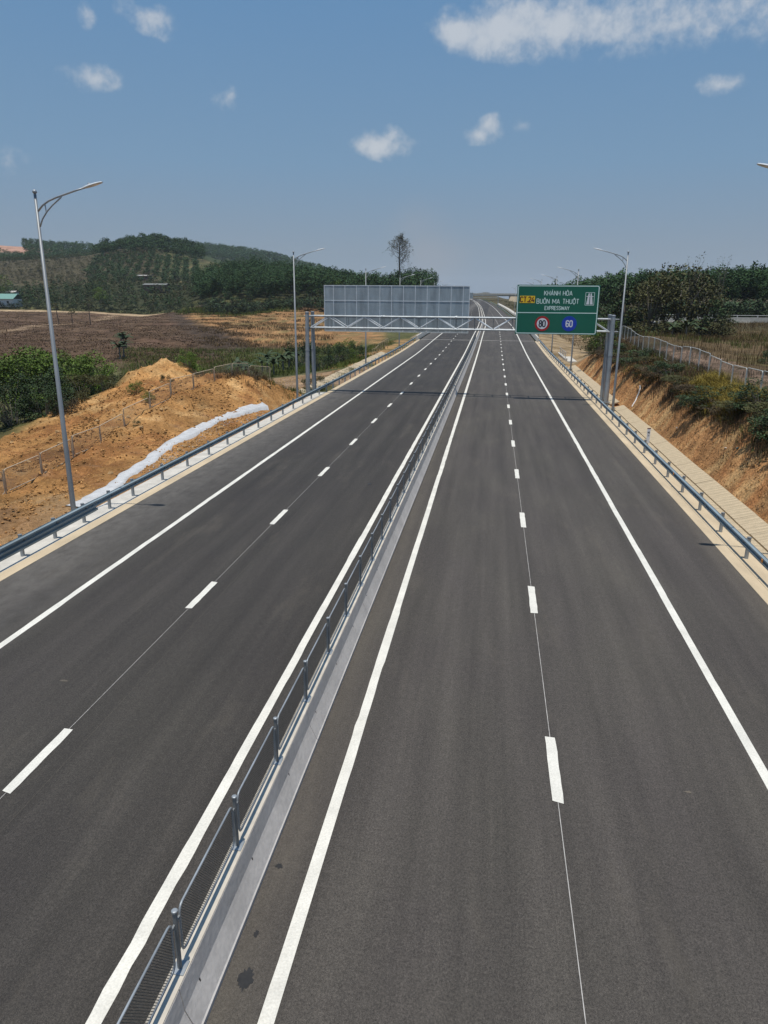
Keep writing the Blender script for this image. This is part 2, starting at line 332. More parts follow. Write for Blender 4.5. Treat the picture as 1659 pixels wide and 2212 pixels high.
# ------------------------------------------------------------------ the road's line in plan and profile
_ys = np.arange(-60, 1400, 2.0)
def _curve(pts, k):
    v = np.interp(_ys, [p[0] for p in pts], [p[1] for p in pts]); w = np.hanning(2*k+1); w /= w.sum()
    return np.convolve(np.pad(v, k, mode='edge'), w, 'valid')
_XO = _curve([(-60, 0), (215, 0), (260, -.5), (328, -1.85), (428, -4.4), (530, -7.4), (640, -12.6), (760, -21), (900, -34), (1400, -90)], 14)
_ZO = _curve([(-60, 0), (118, 0), (168, .62), (220, .82), (300, .9), (360, 1.5), (428, 2.5), (530, 3.7), (640, 5.6), (760, 8.0), (900, 9.0), (1400, 8)], 8)
def xo(y): return np.interp(y, _ys, _XO)
def zo(y): return np.interp(y, _ys, _ZO)
def samples(ya, yb):
    n = max(1, int(round((yb-ya)/(2 if yb < 700 else 6)))); 
    if yb <= 100: n = max(1, int((yb-ya)/20)+1)
    return [ya+(yb-ya)*i/n for i in range(n+1)]
def sweep(mb, prof, ya, yb, closed=False, caps=False):
    ys = samples(ya, yb); n = len(prof); vs = []; fs = []
    for y in ys:
        ox, oz = float(xo(y)), float(zo(y))
        for x, z in prof: vs.append((x+ox, y, z+oz))
    for i in range(len(ys)-1):
        for k in range(n if closed else n-1):
            k2 = (k+1) % n; fs.append((i*n+k, i*n+k2, (i+1)*n+k2, (i+1)*n+k))
    if caps: fs += [tuple(range(n)), tuple((len(ys)-1)*n+k for k in range(n-1, -1, -1))]
    return mb.add(vs, fs)
ROADEND = 1100

# ------------------------------------------------------------------ terrain
CP = [(-16.5, y, -.05) for y in (-20, 5, 15, 25, 35, 45, 55, 66, 80, 100, 125, 150)]
CP += [(-22.5, -20, -1.5), (-22.5, 10, -1.2), (-22.5, 20, -.8), (-22.5, 29.5, -.35), (-22.6, 35.6, 0), (-22.8, 42, .75), (-22.5, 48, 1.75), (-21.8, 54, 2.25), (-21.5, 58.5, 2.2), (-21, 64.5, -.1), (-22, 70, -.6),
       (-19.3, 30, -.2), (-19.3, 42, .25), (-19.2, 50, .9), (-19.1, 56, 1.75), (-19, 60, 1.7), (-18.6, 65, -.15), (-28, 25, -1.3), (-28, 35, -.6), (-28, 45, .4), (-28, 53, 1.25), (-29.5, 60, 1.35), (-27, 66, .5), (-26, 71, -.2),
       (-34, 60, .2), (-34, 30, -2), (-34, 45, -.7), (-37, 52, -.8), (-40, 65, -1.5), (-45, 40, -3), (-60, 60, -3.5), (-50, 90, -3), (-30, 85, -1.8), (-25, 100, -1.5), (-22, 120, -1.5), (-60, 120, -3), (-100, 100, -3), (-120, 30, -4), (-60, -20, -3),
       (-90, 140, -2.6), (-60, 140, -2.6), (-130, 160, -2.6), (-130, 250, -1.5), (-190, 250, -1.2), (-100, 250, -1.2), (-230, 350, .5), (-160, 350, .5), (-45, 160, -1.6), (-60, 220, -.3), (-70, 320, 2.8), (-110, 330, 2.5), (-30, 200, -1), (-35, 300, .6)]
CP += [G(*a) for a in ((60, 655, 400), (250, 655, 400), (400, 655, 400), (100, 625, 500), (300, 613, 500), (190, 610, 520), (320, 611, 520), (430, 612, 520), (330, 553, 640), (210, 560, 640), (440, 575, 620),
                       (330, 529, 730), (285, 537, 730), (240, 549, 730), (390, 539, 730), (432, 556, 730), (465, 560, 760), (330, 580, 880), (60, 562, 700), (150, 557, 700), (0, 567, 700), (-150, 570, 700), (133, 539, 1150), (75, 550, 1150), (213, 546, 1150), (260, 558, 1150), (20, 532, 1050), (-80, 528, 1050),
                       (450, 624, 420), (540, 616, 440), (650, 632, 420), (750, 645, 400), (920, 651, 380), (450, 665, 330), (600, 662, 330), (700, 660, 330), (850, 660, 330),
                       (480, 547, 1600), (420, 545, 1600), (560, 556, 1600), (660, 583, 1550), (780, 622, 1500), (900, 638, 1500), (560, 600, 900), (400, 575, 950), (1000, 641, 2500), (1058, 634, 4500), (1000, 640, 4500), (1500, 640, 3000), (700, 640, 3000), (200, 580, 3000))]
CP += [(11.6, y, .45) for y in (-20, 10, 25, 40, 55, 70, 85)]+[(13.9, y, 3.15) for y in (-20, 10, 25, 40, 55, 70, 85)]+[(15.2, y, z) for y, z in ((-20, 3.4), (20, 3.4), (40, 3.4), (52, 3.45), (65, 3.5), (80, 3.65), (92, 3.9))]
CP += [(22, 40, 3.5), (22, 70, 3.6), (26, 100, 3.7), (40, 80, 3.6), (60, 120, 3.6), (40, 150, 3.2), (60, 200, 3.4), (90, 230, 4), (60, 300, 5), (150, 250, 5), (150, 120, 4), (60, 30, 3.5), (120, 20, 4), (31, 122, 2.6), (14, 103, 1.6), (14, 112, .2), (16, 130, -.6), (19, 150, -1), (22, 180, -.5),
       (25, 220, 0), (30, 300, .8), (48, 260, 3), (35, 400, 2), (30, 500, 3.4), (40, 650, 5), (120, 500, 7), (300, 300, 8), (400, 800, 14), (100, 900, 8), (-90, 640, 8), (-70, 500, 6), (-1500, 500, 30), (1500, 500, 20), (-3000, 2000, 80), (3000, 2000, 40), (-1000, 200, 15), (1000, 0, 10), (-1000, -200, 0), (0, 6500, 10), (-3000, 6500, 40), (3000, 6500, 40)]
CP = np.array(CP)
def warp(x, y): return np.stack([np.arcsinh(np.asarray(x)/25.0), np.arcsinh(np.asarray(y)/45.0)], -1)
def _phi(r2): return .5*r2*np.log(r2+1e-12)
def _fit():
    A = warp(CP[:, 0], CP[:, 1]); n = len(A); d = A[:, None]-A[None]; K = _phi((d**2).sum(-1))+np.eye(n)*2e-4
    Pm = np.c_[np.ones(n), A]; M = np.block([[K, Pm], [Pm.T, np.zeros((3, 3))]])
    return A, np.linalg.solve(M, np.r_[CP[:, 2], 0, 0, 0])
_A, _C = _fit()
def rbf(x, y):
    x = np.asarray(x, float); shp = x.shape; q = warp(x, y).reshape(-1, 2); out = np.zeros(len(q)); n = len(_A)
    for i in range(0, len(q), 20000):
        b = q[i:i+20000]; r2 = ((b[:, None]-_A[None])**2).sum(-1); out[i:i+20000] = _phi(r2)@_C[:n]+_C[n]+b@_C[n+1:]
    return out.reshape(shp)
def soil_left(x, y):                            # raw earth beside the road on the left
    e = fbm(x*.22, y*.22, 5)*5
    edge = np.interp(y, [10, 30, 45, 58, 66, 72], [-33, -33, -32.5, -33, -31, -21])
    return sstep(edge-1.2, edge+1.2, x+e)*(1-sstep(61.5, 64.5, y+e*.5))*(x < -15)
def hgt(x, y):
    x = np.asarray(x, float); y = np.asarray(y, float)
    z = rbf(x, y); s = x-xo(y)
    near = np.exp(-((x*x+y*y)/140.0**2))
    z = z+(fbm(x*.5, y*.5, 1)*.35+fbm(x*1.7, y*1.7, 2)*.22)*near*np.clip((np.abs(s+3.4)-12.8)/3, 0, 1)
    sl = soil_left(x, y); sl = sl*(1-.85*sstep(-20.4, -19.2, x)*sstep(24, 28, y)*(1-sstep(54, 57, y)))
    z = z+sl*(fbm(x*.9, y*.45, 3, 5)*.55+np.abs(fbm(x*2.6, y*2.6, 4, 4))*.6-.1+fbm(x*5.5, y*5.5, 6, 2)*.16)
    z = z+(1.5+fbm(x*.8, y*.8, 16)*1.5)*np.exp(-(((x+30.2+fbm(x*.6, y*.6, 14)*2)/2.9)**2+((y-61.3)/2.6)**2))+1.0*np.exp(-(((x+27.5)/2.0)**2+((y-62.5)/1.8)**2))
    led = (x+fbm(x*.12, y*.12, 15)*7)/2.1; led = led-np.floor(led); z = z+sl*(sstep(.3, .75, led)-.5-(led-.5))*.34
    far = sstep(90, 300, y); z = z+fbm(x*.02, y*.02, 8)*3*far+fbm(x*.1, y*.1, 9)*.8*far*sstep(30, 60, np.abs(s))
    tz = (x > -150) & (x < -25) & (y > 150) & (y < 330)      # the stepped earth bank in the middle distance
    st = np.where(tz, (np.mod(z*1.0+fbm(x*.03, y*.03, 12)*.5, .75)-.375)*-1.1*sstep(-150, -120, x)*(1-sstep(300, 330, y)), 0); z = z+st
    # sink under the pavement corridor
    rz = zo(y)-.3
    k = np.where(s > 0, sstep(10.6, 12.3, s), 1-sstep(-17.4, -15.6, s))
    k2 = np.where(s > 0, sstep(10.5, 24, s), 1-sstep(-27, -15.8, s)); k = np.where(y > 125, k2, k)
    k = np.where(y > ROADEND-20, 1, k)
    return z*k+rz*(1-k)
HILLBARE = G(18, 542, 985)
def PX(x, y): return PCX+FPX*np.tan(np.arctan(x/np.maximum(y, 1))-_y)/math.cos(_p)
def cover(x, y, z):
    n1 = fbm(x*.05, y*.05, 21); n2 = fbm(x*.25, y*.25, 22, 4); n3 = fbm(x*1.2, y*1.2, 23, 3)
    s = x-xo(y)
    C = np.zeros(x.shape+(3,)); C[:] = (.10, .095, .04)
    def put(w, c): C[:] = C*(1-w[..., None])+np.array(c)*w[..., None]
    put(sstep(-.1, .2, n2), (.075, .08, .03))
    # brown weed field, darker burnt corner, stepped ochre bank
    px = (x/np.maximum(y, 1))
    fld = (x < -38)*sstep(105, 125, y+n2*20)*(1-sstep(352, 362, y+n2*3)); put(fld, (.092, .057, .035))
    put(fld*sstep(-.02, .25, n2), (.12, .08, .05)); put(fld*sstep(.0, .3, n1+n3*.5)*.6, (.115, .07, .05))
    ppx = PX(x, y)+n2*14; lo = np.interp(y, [140, 167, 270, 350], [430, 413, 363, 350]); hi = np.interp(y, [140, 225, 300, 350], [545, 467, 392, 352])
    drk = sstep(lo-4, lo+4, ppx)*(1-sstep(hi-4, hi+4, ppx))*(x < 0)*sstep(128, 140, y)*(1-sstep(350, 360, y)); put(drk, (.07, .05, .036))
    ter = (1-drk)*sstep(hi, hi+8, ppx)*(x < 0)*(1-sstep(-.16, -.14, px))*sstep(150, 165, y+n2*12)*(1-sstep(300, 325, y)); put(ter*.95, (.29, .16, .07))
    put(ter*sstep(.0, .18, n2+n3*.5), (.15, .115, .05))
    low = sstep(-.40, -.36, px)*(1-sstep(-.17, -.14, px))*sstep(75, 90, y)*(1-sstep(140, 155, y)); put(low*.8, (.075, .085, .03))
    put((x < 0)*sstep(355, 358, y+n2*1.5)*(1-sstep(362, 366, y))*(px < -.38), (.36, .26, .16))          # field track
    pa = np.abs(x+(126+(y-130)*.30)+n2*3); put(fld*(1-sstep(1.0, 2.2, pa))*(y > 150), (.34, .24, .15))      # footpath
    put(sstep(366, 400, y)*(x < -30), (.042, .046, .022))
    orc = (x < -120)*sstep(500, 520, y)*(1-sstep(690, 700, y)); put(orc, (.07, .075, .034)); put(orc*sstep(.02, .2, n2), (.15, .12, .065))
    sh = orc*(1-sstep(-.475, -.46, px)); put(sh, (.07, .06, .035))
    put(sstep(690, 720, y)*(x < 0), (.045, .06, .03))
    bare = np.exp(-(((x-HILLBARE[0])/60)**2+((y-HILLBARE[1])/110)**2)); put(sstep(.25, .6, bare), (.36, .21, .15))
    scar = np.exp(-(((px+.345)/.018)**2))*sstep(560, 600, y)*(1-sstep(655, 665, y)); put(scar*.9, (.38, .23, .12))
    # right-hand plateau of dry grass, cut slope of ochre earth
    rp = (s > 12)*(1-sstep(125, 160, y)); put(rp, (.115, .08, .042)); put(rp*sstep(-.05, .15, n2), (.10, .08, .035))
    put((s > 12)*sstep(125, 160, y), (.075, .062, .032))
    path = (x > 15.8)*(x < 18.6+n2*2)*(y < 75); put(path*sstep(-.3, .1, n3)*.8, (.36, .24, .17))
    cut = (s > 9.4)*(1-sstep(13.2, 14.6, s+n2*2.2))*(1-sstep(100, 108, y)); put(cut, (.40, .205, .085)); put(cut*sstep(-.02, .2, n3+n2*.6), (.50, .31, .14)); put(cut*sstep(.05, .25, -n3+n1)*.7, (.31, .135, .052))
    off = (s > 9)*(s < 24)*sstep(102, 110, y)*(1-sstep(300, 330, y)); put(off, (.30, .22, .13)); put(off*sstep(0, .15, n2), (.17, .12, .06))
    sl = soil_left(x, y); put(sl, (.385, .20, .072)); put(sl*sstep(.0, .22, n2+n3*.5), (.46, .275, .115)); put(sl*sstep(.05, .22, -n2+n3*.6), (.27, .125, .045)); put(sl*sstep(.05, .22, n1+n3*.5)*.55, (.33, .21, .12))
    gr = (x < -15.5)*(x > -30+n2*6)*sstep(70, 74, y+n2*6)*(1-sstep(90, 97, y+n2*8)); put(gr*.95, (.30, .20, .125))
    vg = (s < -15.5)*(s > -24)*sstep(97, 101, y)*(1-sstep(150, 160, y)); put(vg*sstep(-.15, .05, n2), (.33, .20, .09))
    put((s < -15)*(s > -18)*(y > 160), (.25, .2, .13))
    return C
def make_terrain():
    def axis(pts):                          # (limit, step) pairs outward from 0
        a = [0.0]
        for lim, st in pts:
            while a[-1] < lim: a.append(a[-1]+st)
        return a
    xr = axis([(9, 3), (18, .3), (30, .6), (60, 1.6), (140, 5), (400, 10), (1000, 25), (3200, 120)])
    xl = axis([(14, 3.5), (36, .3), (60, 1.2), (200, 4), (800, 9), (1400, 30), (3200, 120)])
    X = np.array([-v for v in xl[:0:-1]]+xr)
    yf = axis([(14, 3.5), (70, .33), (110, .8), (180, 2.0), (380, 3.5), (760, 7), (1700, 22), (3200, 80), (6400, 400)])
    Y = np.array([-40, -25, -12, -5]+yf)
    XX, YY = np.meshgrid(X, Y); Z = hgt(XX, YY); nx, ny = len(X), len(Y)
    V = np.stack([XX, YY, Z], -1).reshape(-1, 3)
    i = np.arange(nx-1)[None]+nx*np.arange(ny-1)[:, None]; F = np.stack([i, i+1, i+1+nx, i+nx], -1).reshape(-1, 4)
    me = np_mesh('ground', V, F, terrain_m, True)
    c = cover(XX, YY, Z).reshape(-1, 3); a = me.color_attributes.new('cover', 'FLOAT_COLOR', 'POINT')
    a.data.foreach_set('color', np.c_[c, np.ones(len(c))].astype(np.float32).ravel())
    return tag(link('ground', me), 'ochre earth verges, dry fields and rolling ground around the expressway', None, None, 'structure')
ground = make_terrain()

# ------------------------------------------------------------------ road and markings
mb = MB(); sweep(mb, [(-14.76, 0), (-11, 0), (-3.4, 0), (2, 0), (8.35, 0)], -30, 100); sweep(mb, [(-14.76, 0), (-11, 0), (-3.4, 0), (2, 0), (8.35, 0)], 100, ROADEND)
road = tag(mb.build('road', asphalt), 'dark grey asphalt expressway carriageways', None, None, 'structure')
def strip(name, x0, x1, ya, yb, z, m, wob=0):
    mb = MB(); ys = []
    y = ya
    while y < yb-1e-6: ys.append(y); y += .35 if (wob and y < 50) else 4
    ys.append(yb); vs = []; r2 = random.Random(int(abs(x0)*100))
    wa = wb = 0
    for y in ys:
        ox, oz = float(xo(y)), float(zo(y))
        if wob and r2.random() < .3: wa = r2.uniform(-wob, wob); wb = r2.uniform(-wob, wob)
        vs += [(x0+ox+wa, y, oz+z), (x1+ox+wb, y, oz+z)]
    mb.add(vs, [(2*i, 2*i+1, 2*i+3, 2*i+2) for i in range(len(ys)-1)])
    return mb.build(name, m, road)
for x in (5.45, -2.33, -4.42, -11.97): strip('edge_line', x-.10, x+.10, -30, 900, .005, paint, .012)
strip('chalk_line', 1.539, 1.551, -30, 150, .004, chalk); strip('chalk_line', -8.210, -8.200, -30, 150, .004, chalk); strip('chalk_line', -7.658, -7.6545, -30, 60, .004, sand)
dashes = []
for q in range(4):
    r2 = random.Random(q); n = 9; ys = [2.0*i/(n-1) for i in range(n)]; vs = []
    for i, y in enumerate(ys): vs += [(-.10+r2.uniform(-.01, .006), y+(r2.uniform(-.03, .03) if i in (0, n-1) else 0), .005), (.10+r2.uniform(-.006, .01), y+(r2.uniform(-.03, .03) if i in (0, n-1) else 0), .005)]
    dashes.append(MB().add(vs, [(2*i, 2*i+1, 2*i+3, 2*i+2) for i in range(n-1)]).mesh('lane_dash', paint))
for x, y0 in ((1.545, -5.06), (-8.205, -6.34)):
    for k in range(56):
        y = y0+8*k; link('lane_dash', dashes[k % 4], road, (x+float(xo(y+1)), y, float(zo(y+1))+.004))
for yj in (150.2, 206):
    for xa, xb in ((-14.6, -3.75), (-3.0, 8.2)): mb = MB(); sweep(mb, [(xa, .006), (xb, .006)], yj, yj+.5); mb.build('expansion_joint', conc_grey, road)
def blot(name, x, y, rx, ry, m, n=26, z=.004, rough=.35):
    vs = [(x, y, z)]; rr = random.Random(int(x*77+y*13))
    for k in range(n):
        t = 2*math.pi*k/n; q = 1+rr.uniform(-rough, rough*.6); vs.append((x+rx*q*math.cos(t), y+ry*q*math.sin(t), z))
    return MB().add(vs, [(0, k+1, (k+1) % n+1) for k in range(n)]).build(name, m, road)
for a in ((-2.78, 6.82, .10, .17), (-2.9, 8.75, .06, .05), (-2.86, 7.5, .035, .06), (-5.5, 32.6, .09, .12)): blot('oil_stain', *a, oil)
for a in ((-9.4, 13.4, .10, .04), (-7.2, 8.0, .04, .02), (3.9, 11.6, .07, .03)): blot('mud_stain', *a, sand, z=.006)

# concrete shoulder bands and slabs
def slab(name, prof, ya, yb, m, par=None):
    mb = MB(); sweep(mb, prof, ya, min(yb, 100)); 
    if yb > 100: sweep(mb, prof, 100, yb)
    return mb.build(name, m, par)
kr = tag(slab('kerb_band', [(8.34, -.2), (8.342, .012), (8.72, .02), (8.73, -.2)], -30, 150, conc_tan), 'tan concrete edge band along the right shoulder', None, None, 'structure')
kl = tag(slab('kerb_band', [(-15.20, -.2), (-15.19, .02), (-14.75, .012), (-14.748, -.2)], -30, 150, conc_tan), 'tan concrete edge band along the left shoulder', None, None, 'structure')
for y in np.arange(-28, 150, 4.0):
    pass
sr = tag(slab('shoulder_slab', [(8.735, -.2), (8.737, .012), (9.35, -.01), (9.72, -.06), (9.75, -.4)], -30, 150, conc_tan), 'rough concrete strip under the right guardrail', None, None, 'structure')
slb = tag(slab('shoulder_slab', [(-16.35, -.5), (-16.3, -.08), (-15.9, -.02), (-15.205, .012), (-15.203, -.2)], -30, 66, conc_white), 'pale concrete strip under the left guardrail', None, None, 'structure')
# ribbed concrete ditch on the right, cast in panels
dr = tag(link('drainage_ditch', slab('x', [(9.76, -.14), (10.0, -.2), (10.23, -.2), (10.24, -.5)], -20, 102, conc_ditch).data), 'ribbed concrete drainage ditch below the cut slope', None, None, 'structure')
bpy.data.objects.remove(bpy.data.objects['x'])
pm = MB().add([(10.22, 0, -.13), (11.06, 0, .10), (11.14, 0, .06), (10.24, 0, -.3), (10.22, 1.985, -.13), (11.06, 1.985, .10), (11.14, 1.985, .06), (10.24, 1.985, -.3)],
              [(0, 1, 5, 4), (1, 2, 6, 5), (2, 3, 7, 6), (3, 0, 4, 7), (3, 2, 1, 0), (4, 5, 6, 7)]).mesh('ditch_panel', conc_ditch)
for k in range(58):
    y = -16+2*k
    if 60 < y < 64: continue
    o = link('ditch_panel', pm, dr, (rnd.uniform(-.015, .015), y, rnd.uniform(-.01, .01)))
dl = tag(link('drainage_ditch', None), 'tan concrete ditch lining behind the left guardrail', None, None, 'structure')
pl = MB().add([(-17.9, 0, .18), (-16.7, 0, -.12), (-16.7, 0, -.3), (-17.9, 0, 0), (-17.9, 1.92, .18), (-16.7, 1.92, -.12), (-16.7, 1.92, -.3), (-17.9, 1.92, 0)],
              [(0, 1, 5, 4), (1, 2, 6, 5), (3, 7, 6, 2), (0, 4, 7, 3), (0, 3, 2, 1), (4, 5, 6, 7)]).mesh('ditch_panel', conc_ditch)
for k in range(32):
    y = 53+2*k
    if 65 < y < 69: continue
    link('ditch_panel', pl, dl, (rnd.uniform(-.03, .03), y, rnd.uniform(-.02, .02)))
def mortar_strip():
    A = [(-17.9, 26.9), (-17.75, 28.4), (-18.0, 30.6), (-18.35, 33.3), (-18.85, 36.9), (-19.3, 42.5), (-19.1, 48.5), (-18.0, 54.2)]
    B = [(-16.75, 26.7), (-16.75, 28.0), (-16.85, 30.0), (-17.4, 33.2), (-17.75, 36.5), (-18.15, 40.5), (-18.05, 46.0), (-16.95, 53.4)]
    n = 90; vs = []; rr = random.Random(4); ts = np.linspace(0, 1, n); ta = np.linspace(0, 1, len(A))
    ax, ay = np.interp(ts, ta, [p[0] for p in A]), np.interp(ts, ta, [p[1] for p in A]); bx, by = np.interp(ts, ta, [p[0] for p in B]), np.interp(ts, ta, [p[1] for p in B])
    m = 7
    for i in range(n):
        j0 = .08*math.sin(i*.31)+.06*math.sin(i*.83+1); j1 = .09*math.sin(i*.27+2)+.06*math.sin(i*.71)
        for k in range(m):
            t = k/(m-1); x = ax[i]*(1-t)+bx[i]*t+(j0*(1-t)+j1*t); y = ay[i]*(1-t)+by[i]*t
            vs.append([x, y, 0, .10 if 0 < k < m-1 else -.12])
    V = np.array(vs); z = hgt(V[:, 0], V[:, 1]); zz = z.reshape(n, m)
    ker = np.ones(25)/25; sm = np.stack([np.convolve(np.pad(zz[:, k], 12, mode='edge'), ker, 'valid') for k in range(m)], 1)
    lo = np.repeat(sm.mean(1)[:, None]*.45, m, 1).ravel()+(sm*.55).ravel()+.045; V[:, 2] = np.where(V[:, 3] > 0, lo+V[:, 3]*.35, z-.25)
    F = [(i*m+k, i*m+k+1, (i+1)*m+k+1, (i+1)*m+k) for i in range(n-1) for k in range(m-1)]
    return tag(MB().add(V[:, :3].tolist(), F).build('mortar_path', mortar, None, True), 'curved strip of rough white mortar lining a drain', None, None, 'structure')
mortar_strip()

fd = tag(link('drainage_ditch', None), 'white stepped drain running beside the far right verge', None, None, 'structure')
for k in range(60):
    y = 212+6*k; mb = MB(); sweep(mb, [(11.0, .05), (11.2, .75), (12.6, .9), (12.7, -.3)], y, y+5.8, True, True); mb.build('drain_segment', conc_white, fd)
# ------------------------------------------------------------------ median barrier and its mesh fence
bar = thing('median_barrier', 'grey painted concrete median barrier with bare ledge on top', 'barrier', (-3.37, 0, 0))
def bprof(s): return [(s*.31, 0), (s*.31, .075), (s*.29, .09), (s*.175, .34), (s*.150, .40), (s*.105, .715)]
SEG = [(-30+6*k, -30+6*k+5.985) for k in range(30)]
for ya, yb in SEG:
    mb = MB(); sweep(mb, [(-3.37+x, z) for x, z in bprof(1)]+[(-3.37+x, z) for x, z in bprof(-1)[::-1]], ya, yb, True, True)
    o = mb.build('barrier_segment', conc_paint, bar); o.location = (3.37, 0, 0)
mb = MB(); pr = [(-3.37+x, z) for x, z in bprof(1)]+[(-3.37+x, z) for x, z in bprof(-1)[::-1]]; sweep(mb, pr, 150, 900, True, True); o = mb.build('barrier_segment', conc_paint, bar); o.location = (3.37, 0, 0)
mb = MB(); sweep(mb, [(-3.37-.10, .716), (-3.37-.10, .735), (-3.37+.10, .735), (-3.37+.10, .716)], -30, 100, True, True); sweep(mb, [(-3.37-.10, .716), (-3.37-.10, .735), (-3.37+.10, .735), (-3.37+.10, .716)], 100, 900, True, True)
o = mb.build('top_ledge', conc_ledge, bar); o.location = (3.37, 0, 0)
slot = MB().box(-.004, .006, -.012, .012, 0, .06).mesh('slot_hole', window_dark)
for k in range(30):
    y = 4.4+2.02*k; o = link('slot_hole', slot, bar, (.166, y, .34)); o.rotation_euler = (0, math.radians(-14), 0)

def rounded_frame(L_, z0, z1, r, tube, n=6):
    pts = []
    for cy, cz, a0 in ((L_-r, z1-r, 0), (r, z1-r, 90), (r, z0+r, 180), (L_-r, z0+r, 270)):
        for k in range(4):
            a = math.radians(a0+90-30*k) if False else math.radians(a0+30*k); pts.append((0, cy+r*math.cos(a), cz+r*math.sin(a)))
    pts.append(pts[0]); return MB().tube(pts, tube, n, False)
def diamond_mesh(L_, z0, z1, pitch, slope, w, t=.004):
    mb = MB(); H = z1-z0
    for sg in (1, -1):
        c = -H/slope
        while c < L_+H/slope:
            # line y = c + sg*(z-z0)/slope, clipped to the frame
            za, zb = z0, z1
            if sg > 0: ylo = lambda z: c+(z-z0)/slope
            else: ylo = lambda z: c-(z-z0)/slope
            ts = [za, zb]
            if sg > 0: za = max(z0, z0+(0-c)*slope); zb = min(z1, z0+(L_-c)*slope)
            else: za = max(z0, z0+(c-L_)*slope); zb = min(z1, z0+c*slope)
            if zb-za > .02:
                p0 = (ylo(za), za); p1 = (ylo(zb), zb); dy, dz = p1[0]-p0[0], p1[1]-p0[1]; l = math.hypot(dy, dz); ny, nz = -dz/l*w/2, dy/l*w/2
                x = t*sg
                mb.add([(x, p0[0]-ny, p0[1]-nz), (x, p0[0]+ny, p0[1]+nz), (x, p1[0]+ny, p1[1]+nz), (x, p1[0]-ny, p1[1]-nz)], [(0, 1, 2, 3)])
            c += pitch
    return mb
fence = thing('mesh_fence', 'low galvanised expanded mesh fence standing on the median barrier', 'fence', (-3.37, 0, .735))
STEP = 2.032
pmb = MB().tube([(0, 0, 0), (0, 0, .85)], .029, 10)
postm = pmb.mesh('post', galv_dark, False); capm = MB().tube([(0, 0, .85), (0, 0, .872), (0, 0, .88)], [.039, .039, .026], 12).mesh('post_cap', galv)
platem = MB().box(-.075, .085, -.10, .10, 0, .014).mesh('base_plate', galv)
framem = rounded_frame(1.80, .125, .81, .09, .016).mesh('panel', galv, True)
dmesh = diamond_mesh(1.80, .13, .80, .034, 1.3, .0085).mesh('wire_mesh', mesh_steel)
brm = MB().box(-.012, .012, -.08, 0, .66, .70).mesh('bracket', galv_dark)
for k in range(-1, 73):
    y = 6.25+STEP*(k-1); 
    if y > 148: break
    z = float(zo(y)); pst = link('post', postm, fence, (0, y, z)); link('post_cap', capm, pst); link('base_plate', platem, pst)
    pn = link('panel', framem, fence, (0, y+.116, z)); tag(link('wire_mesh', dmesh, pn), kind='stuff'); link('bracket', brm, pn); link('bracket', brm, pn, (0, 1.88, 0))

# ------------------------------------------------------------------ guardrails
def wprof(u0, sg, n):                            # n waves, facing the road
    p = []
    h = .155*2 if n == 2 else .50; base = -h/2
    for i in range(n):
        b = base+i*h/n; w = h/n
        p += [(0, b+.02*w), (0, b+.18*w), (.078, b+.32*w), (.078, b+.68*w), (0, b+.82*w), (0, b+.98*w)]
    out = [(u0+sg*u, z) for u, z in p]; back = [(u0+sg*(u-.007), z) for u, z in p[::-1]]
    return out+back
gpost = MB().tube([(0, 0, -.3), (0, 0, .76)], .068, 10).mesh('post', galv); gcap = MB().tube([(0, 0, .755), (0, 0, .775)], .074, 10).mesh('post_cap', galv_dark)
def guardrail(label, xr, sg, ya, yb, ys, zc, thrie=0):
    g = thing('guardrail', label, 'guardrail', (xr, 0, 0))
    blk = MB().box(min(0, sg*.20), max(0, sg*.20), -.07, .07, zc-.10, zc+.10).mesh('bracket', galv_dark)
    for y in ys:
        p = link('post', gpost, g, (-sg*.16+float(xo(y)), y, float(zo(y)))); link('post_cap', gcap, p); link('bracket', blk, p)
    y = ya; i = 0; bo = MB()
    while y < yb-.5:
        e = min(y+4.32, yb+.1)
        n = 3 if (thrie and e < thrie) else 2
        prof = [(x, z+zc-(.085 if n == 3 else 0)) for x, z in wprof(xr+sg*(.003*(i % 2)), sg, n)]
        mb = MB(); sweep(mb, prof, y, e, True, True); o = mb.build('rail_beam', rail_steel, g, False); o.location = (-xr, 0, 0)
        if y < 60:
            for dz in (-.11, .0, .11):
                for dy in (.1, .24): bo.tube([(sg*.09, e-dy, zc+dz), (sg*.10, e-dy, zc+dz)], .014, 6)
        y = e-.32; i += 1
    if bo.v: tag(bo.build('bolts', galv_dark, g), kind='stuff')
    return g
ysr = [-22+3*k+.75 for k in range(15)]; ysr = [24.72+2.96*k for k in range(-15, 41)]
guardrail('galvanised guardrail along the right shoulder, below the cut slope', 8.86, -1, -19, 146, [y for y in ysr if y < 145], .62)
ysl = [20.8-1.95*k for k in range(1, 20)]+[20.8, 22.7, 24.65, 26.6, 28.63]+[31.6+2.95*k for k in range(39)]
guardrail('galvanised guardrail along the left shoulder, triple-wave at its near end', -15.33, 1, -19, 146, [y for y in ysl if y < 145], .62, 27.8)
guardrail('distant guardrail past the short bridge on the right of the curve', 8.86, -1, 206, 640, [208+6*k for k in range(72)], .62)
guardrail('distant guardrail past the short bridge on the left of the curve', -15.33, 1, 206, 640, [208+6*k for k in range(72)], .62)
rf = MB().box(-.01, .01, -.05, .05, 0, .1).mesh('reflector', orange_plastic)
for side in bpy.data.objects:
    if side.name == 'guardrail':
        for k in range(8): link('reflector', rf, side, (-.1, 22.7+11.8*k, .60))
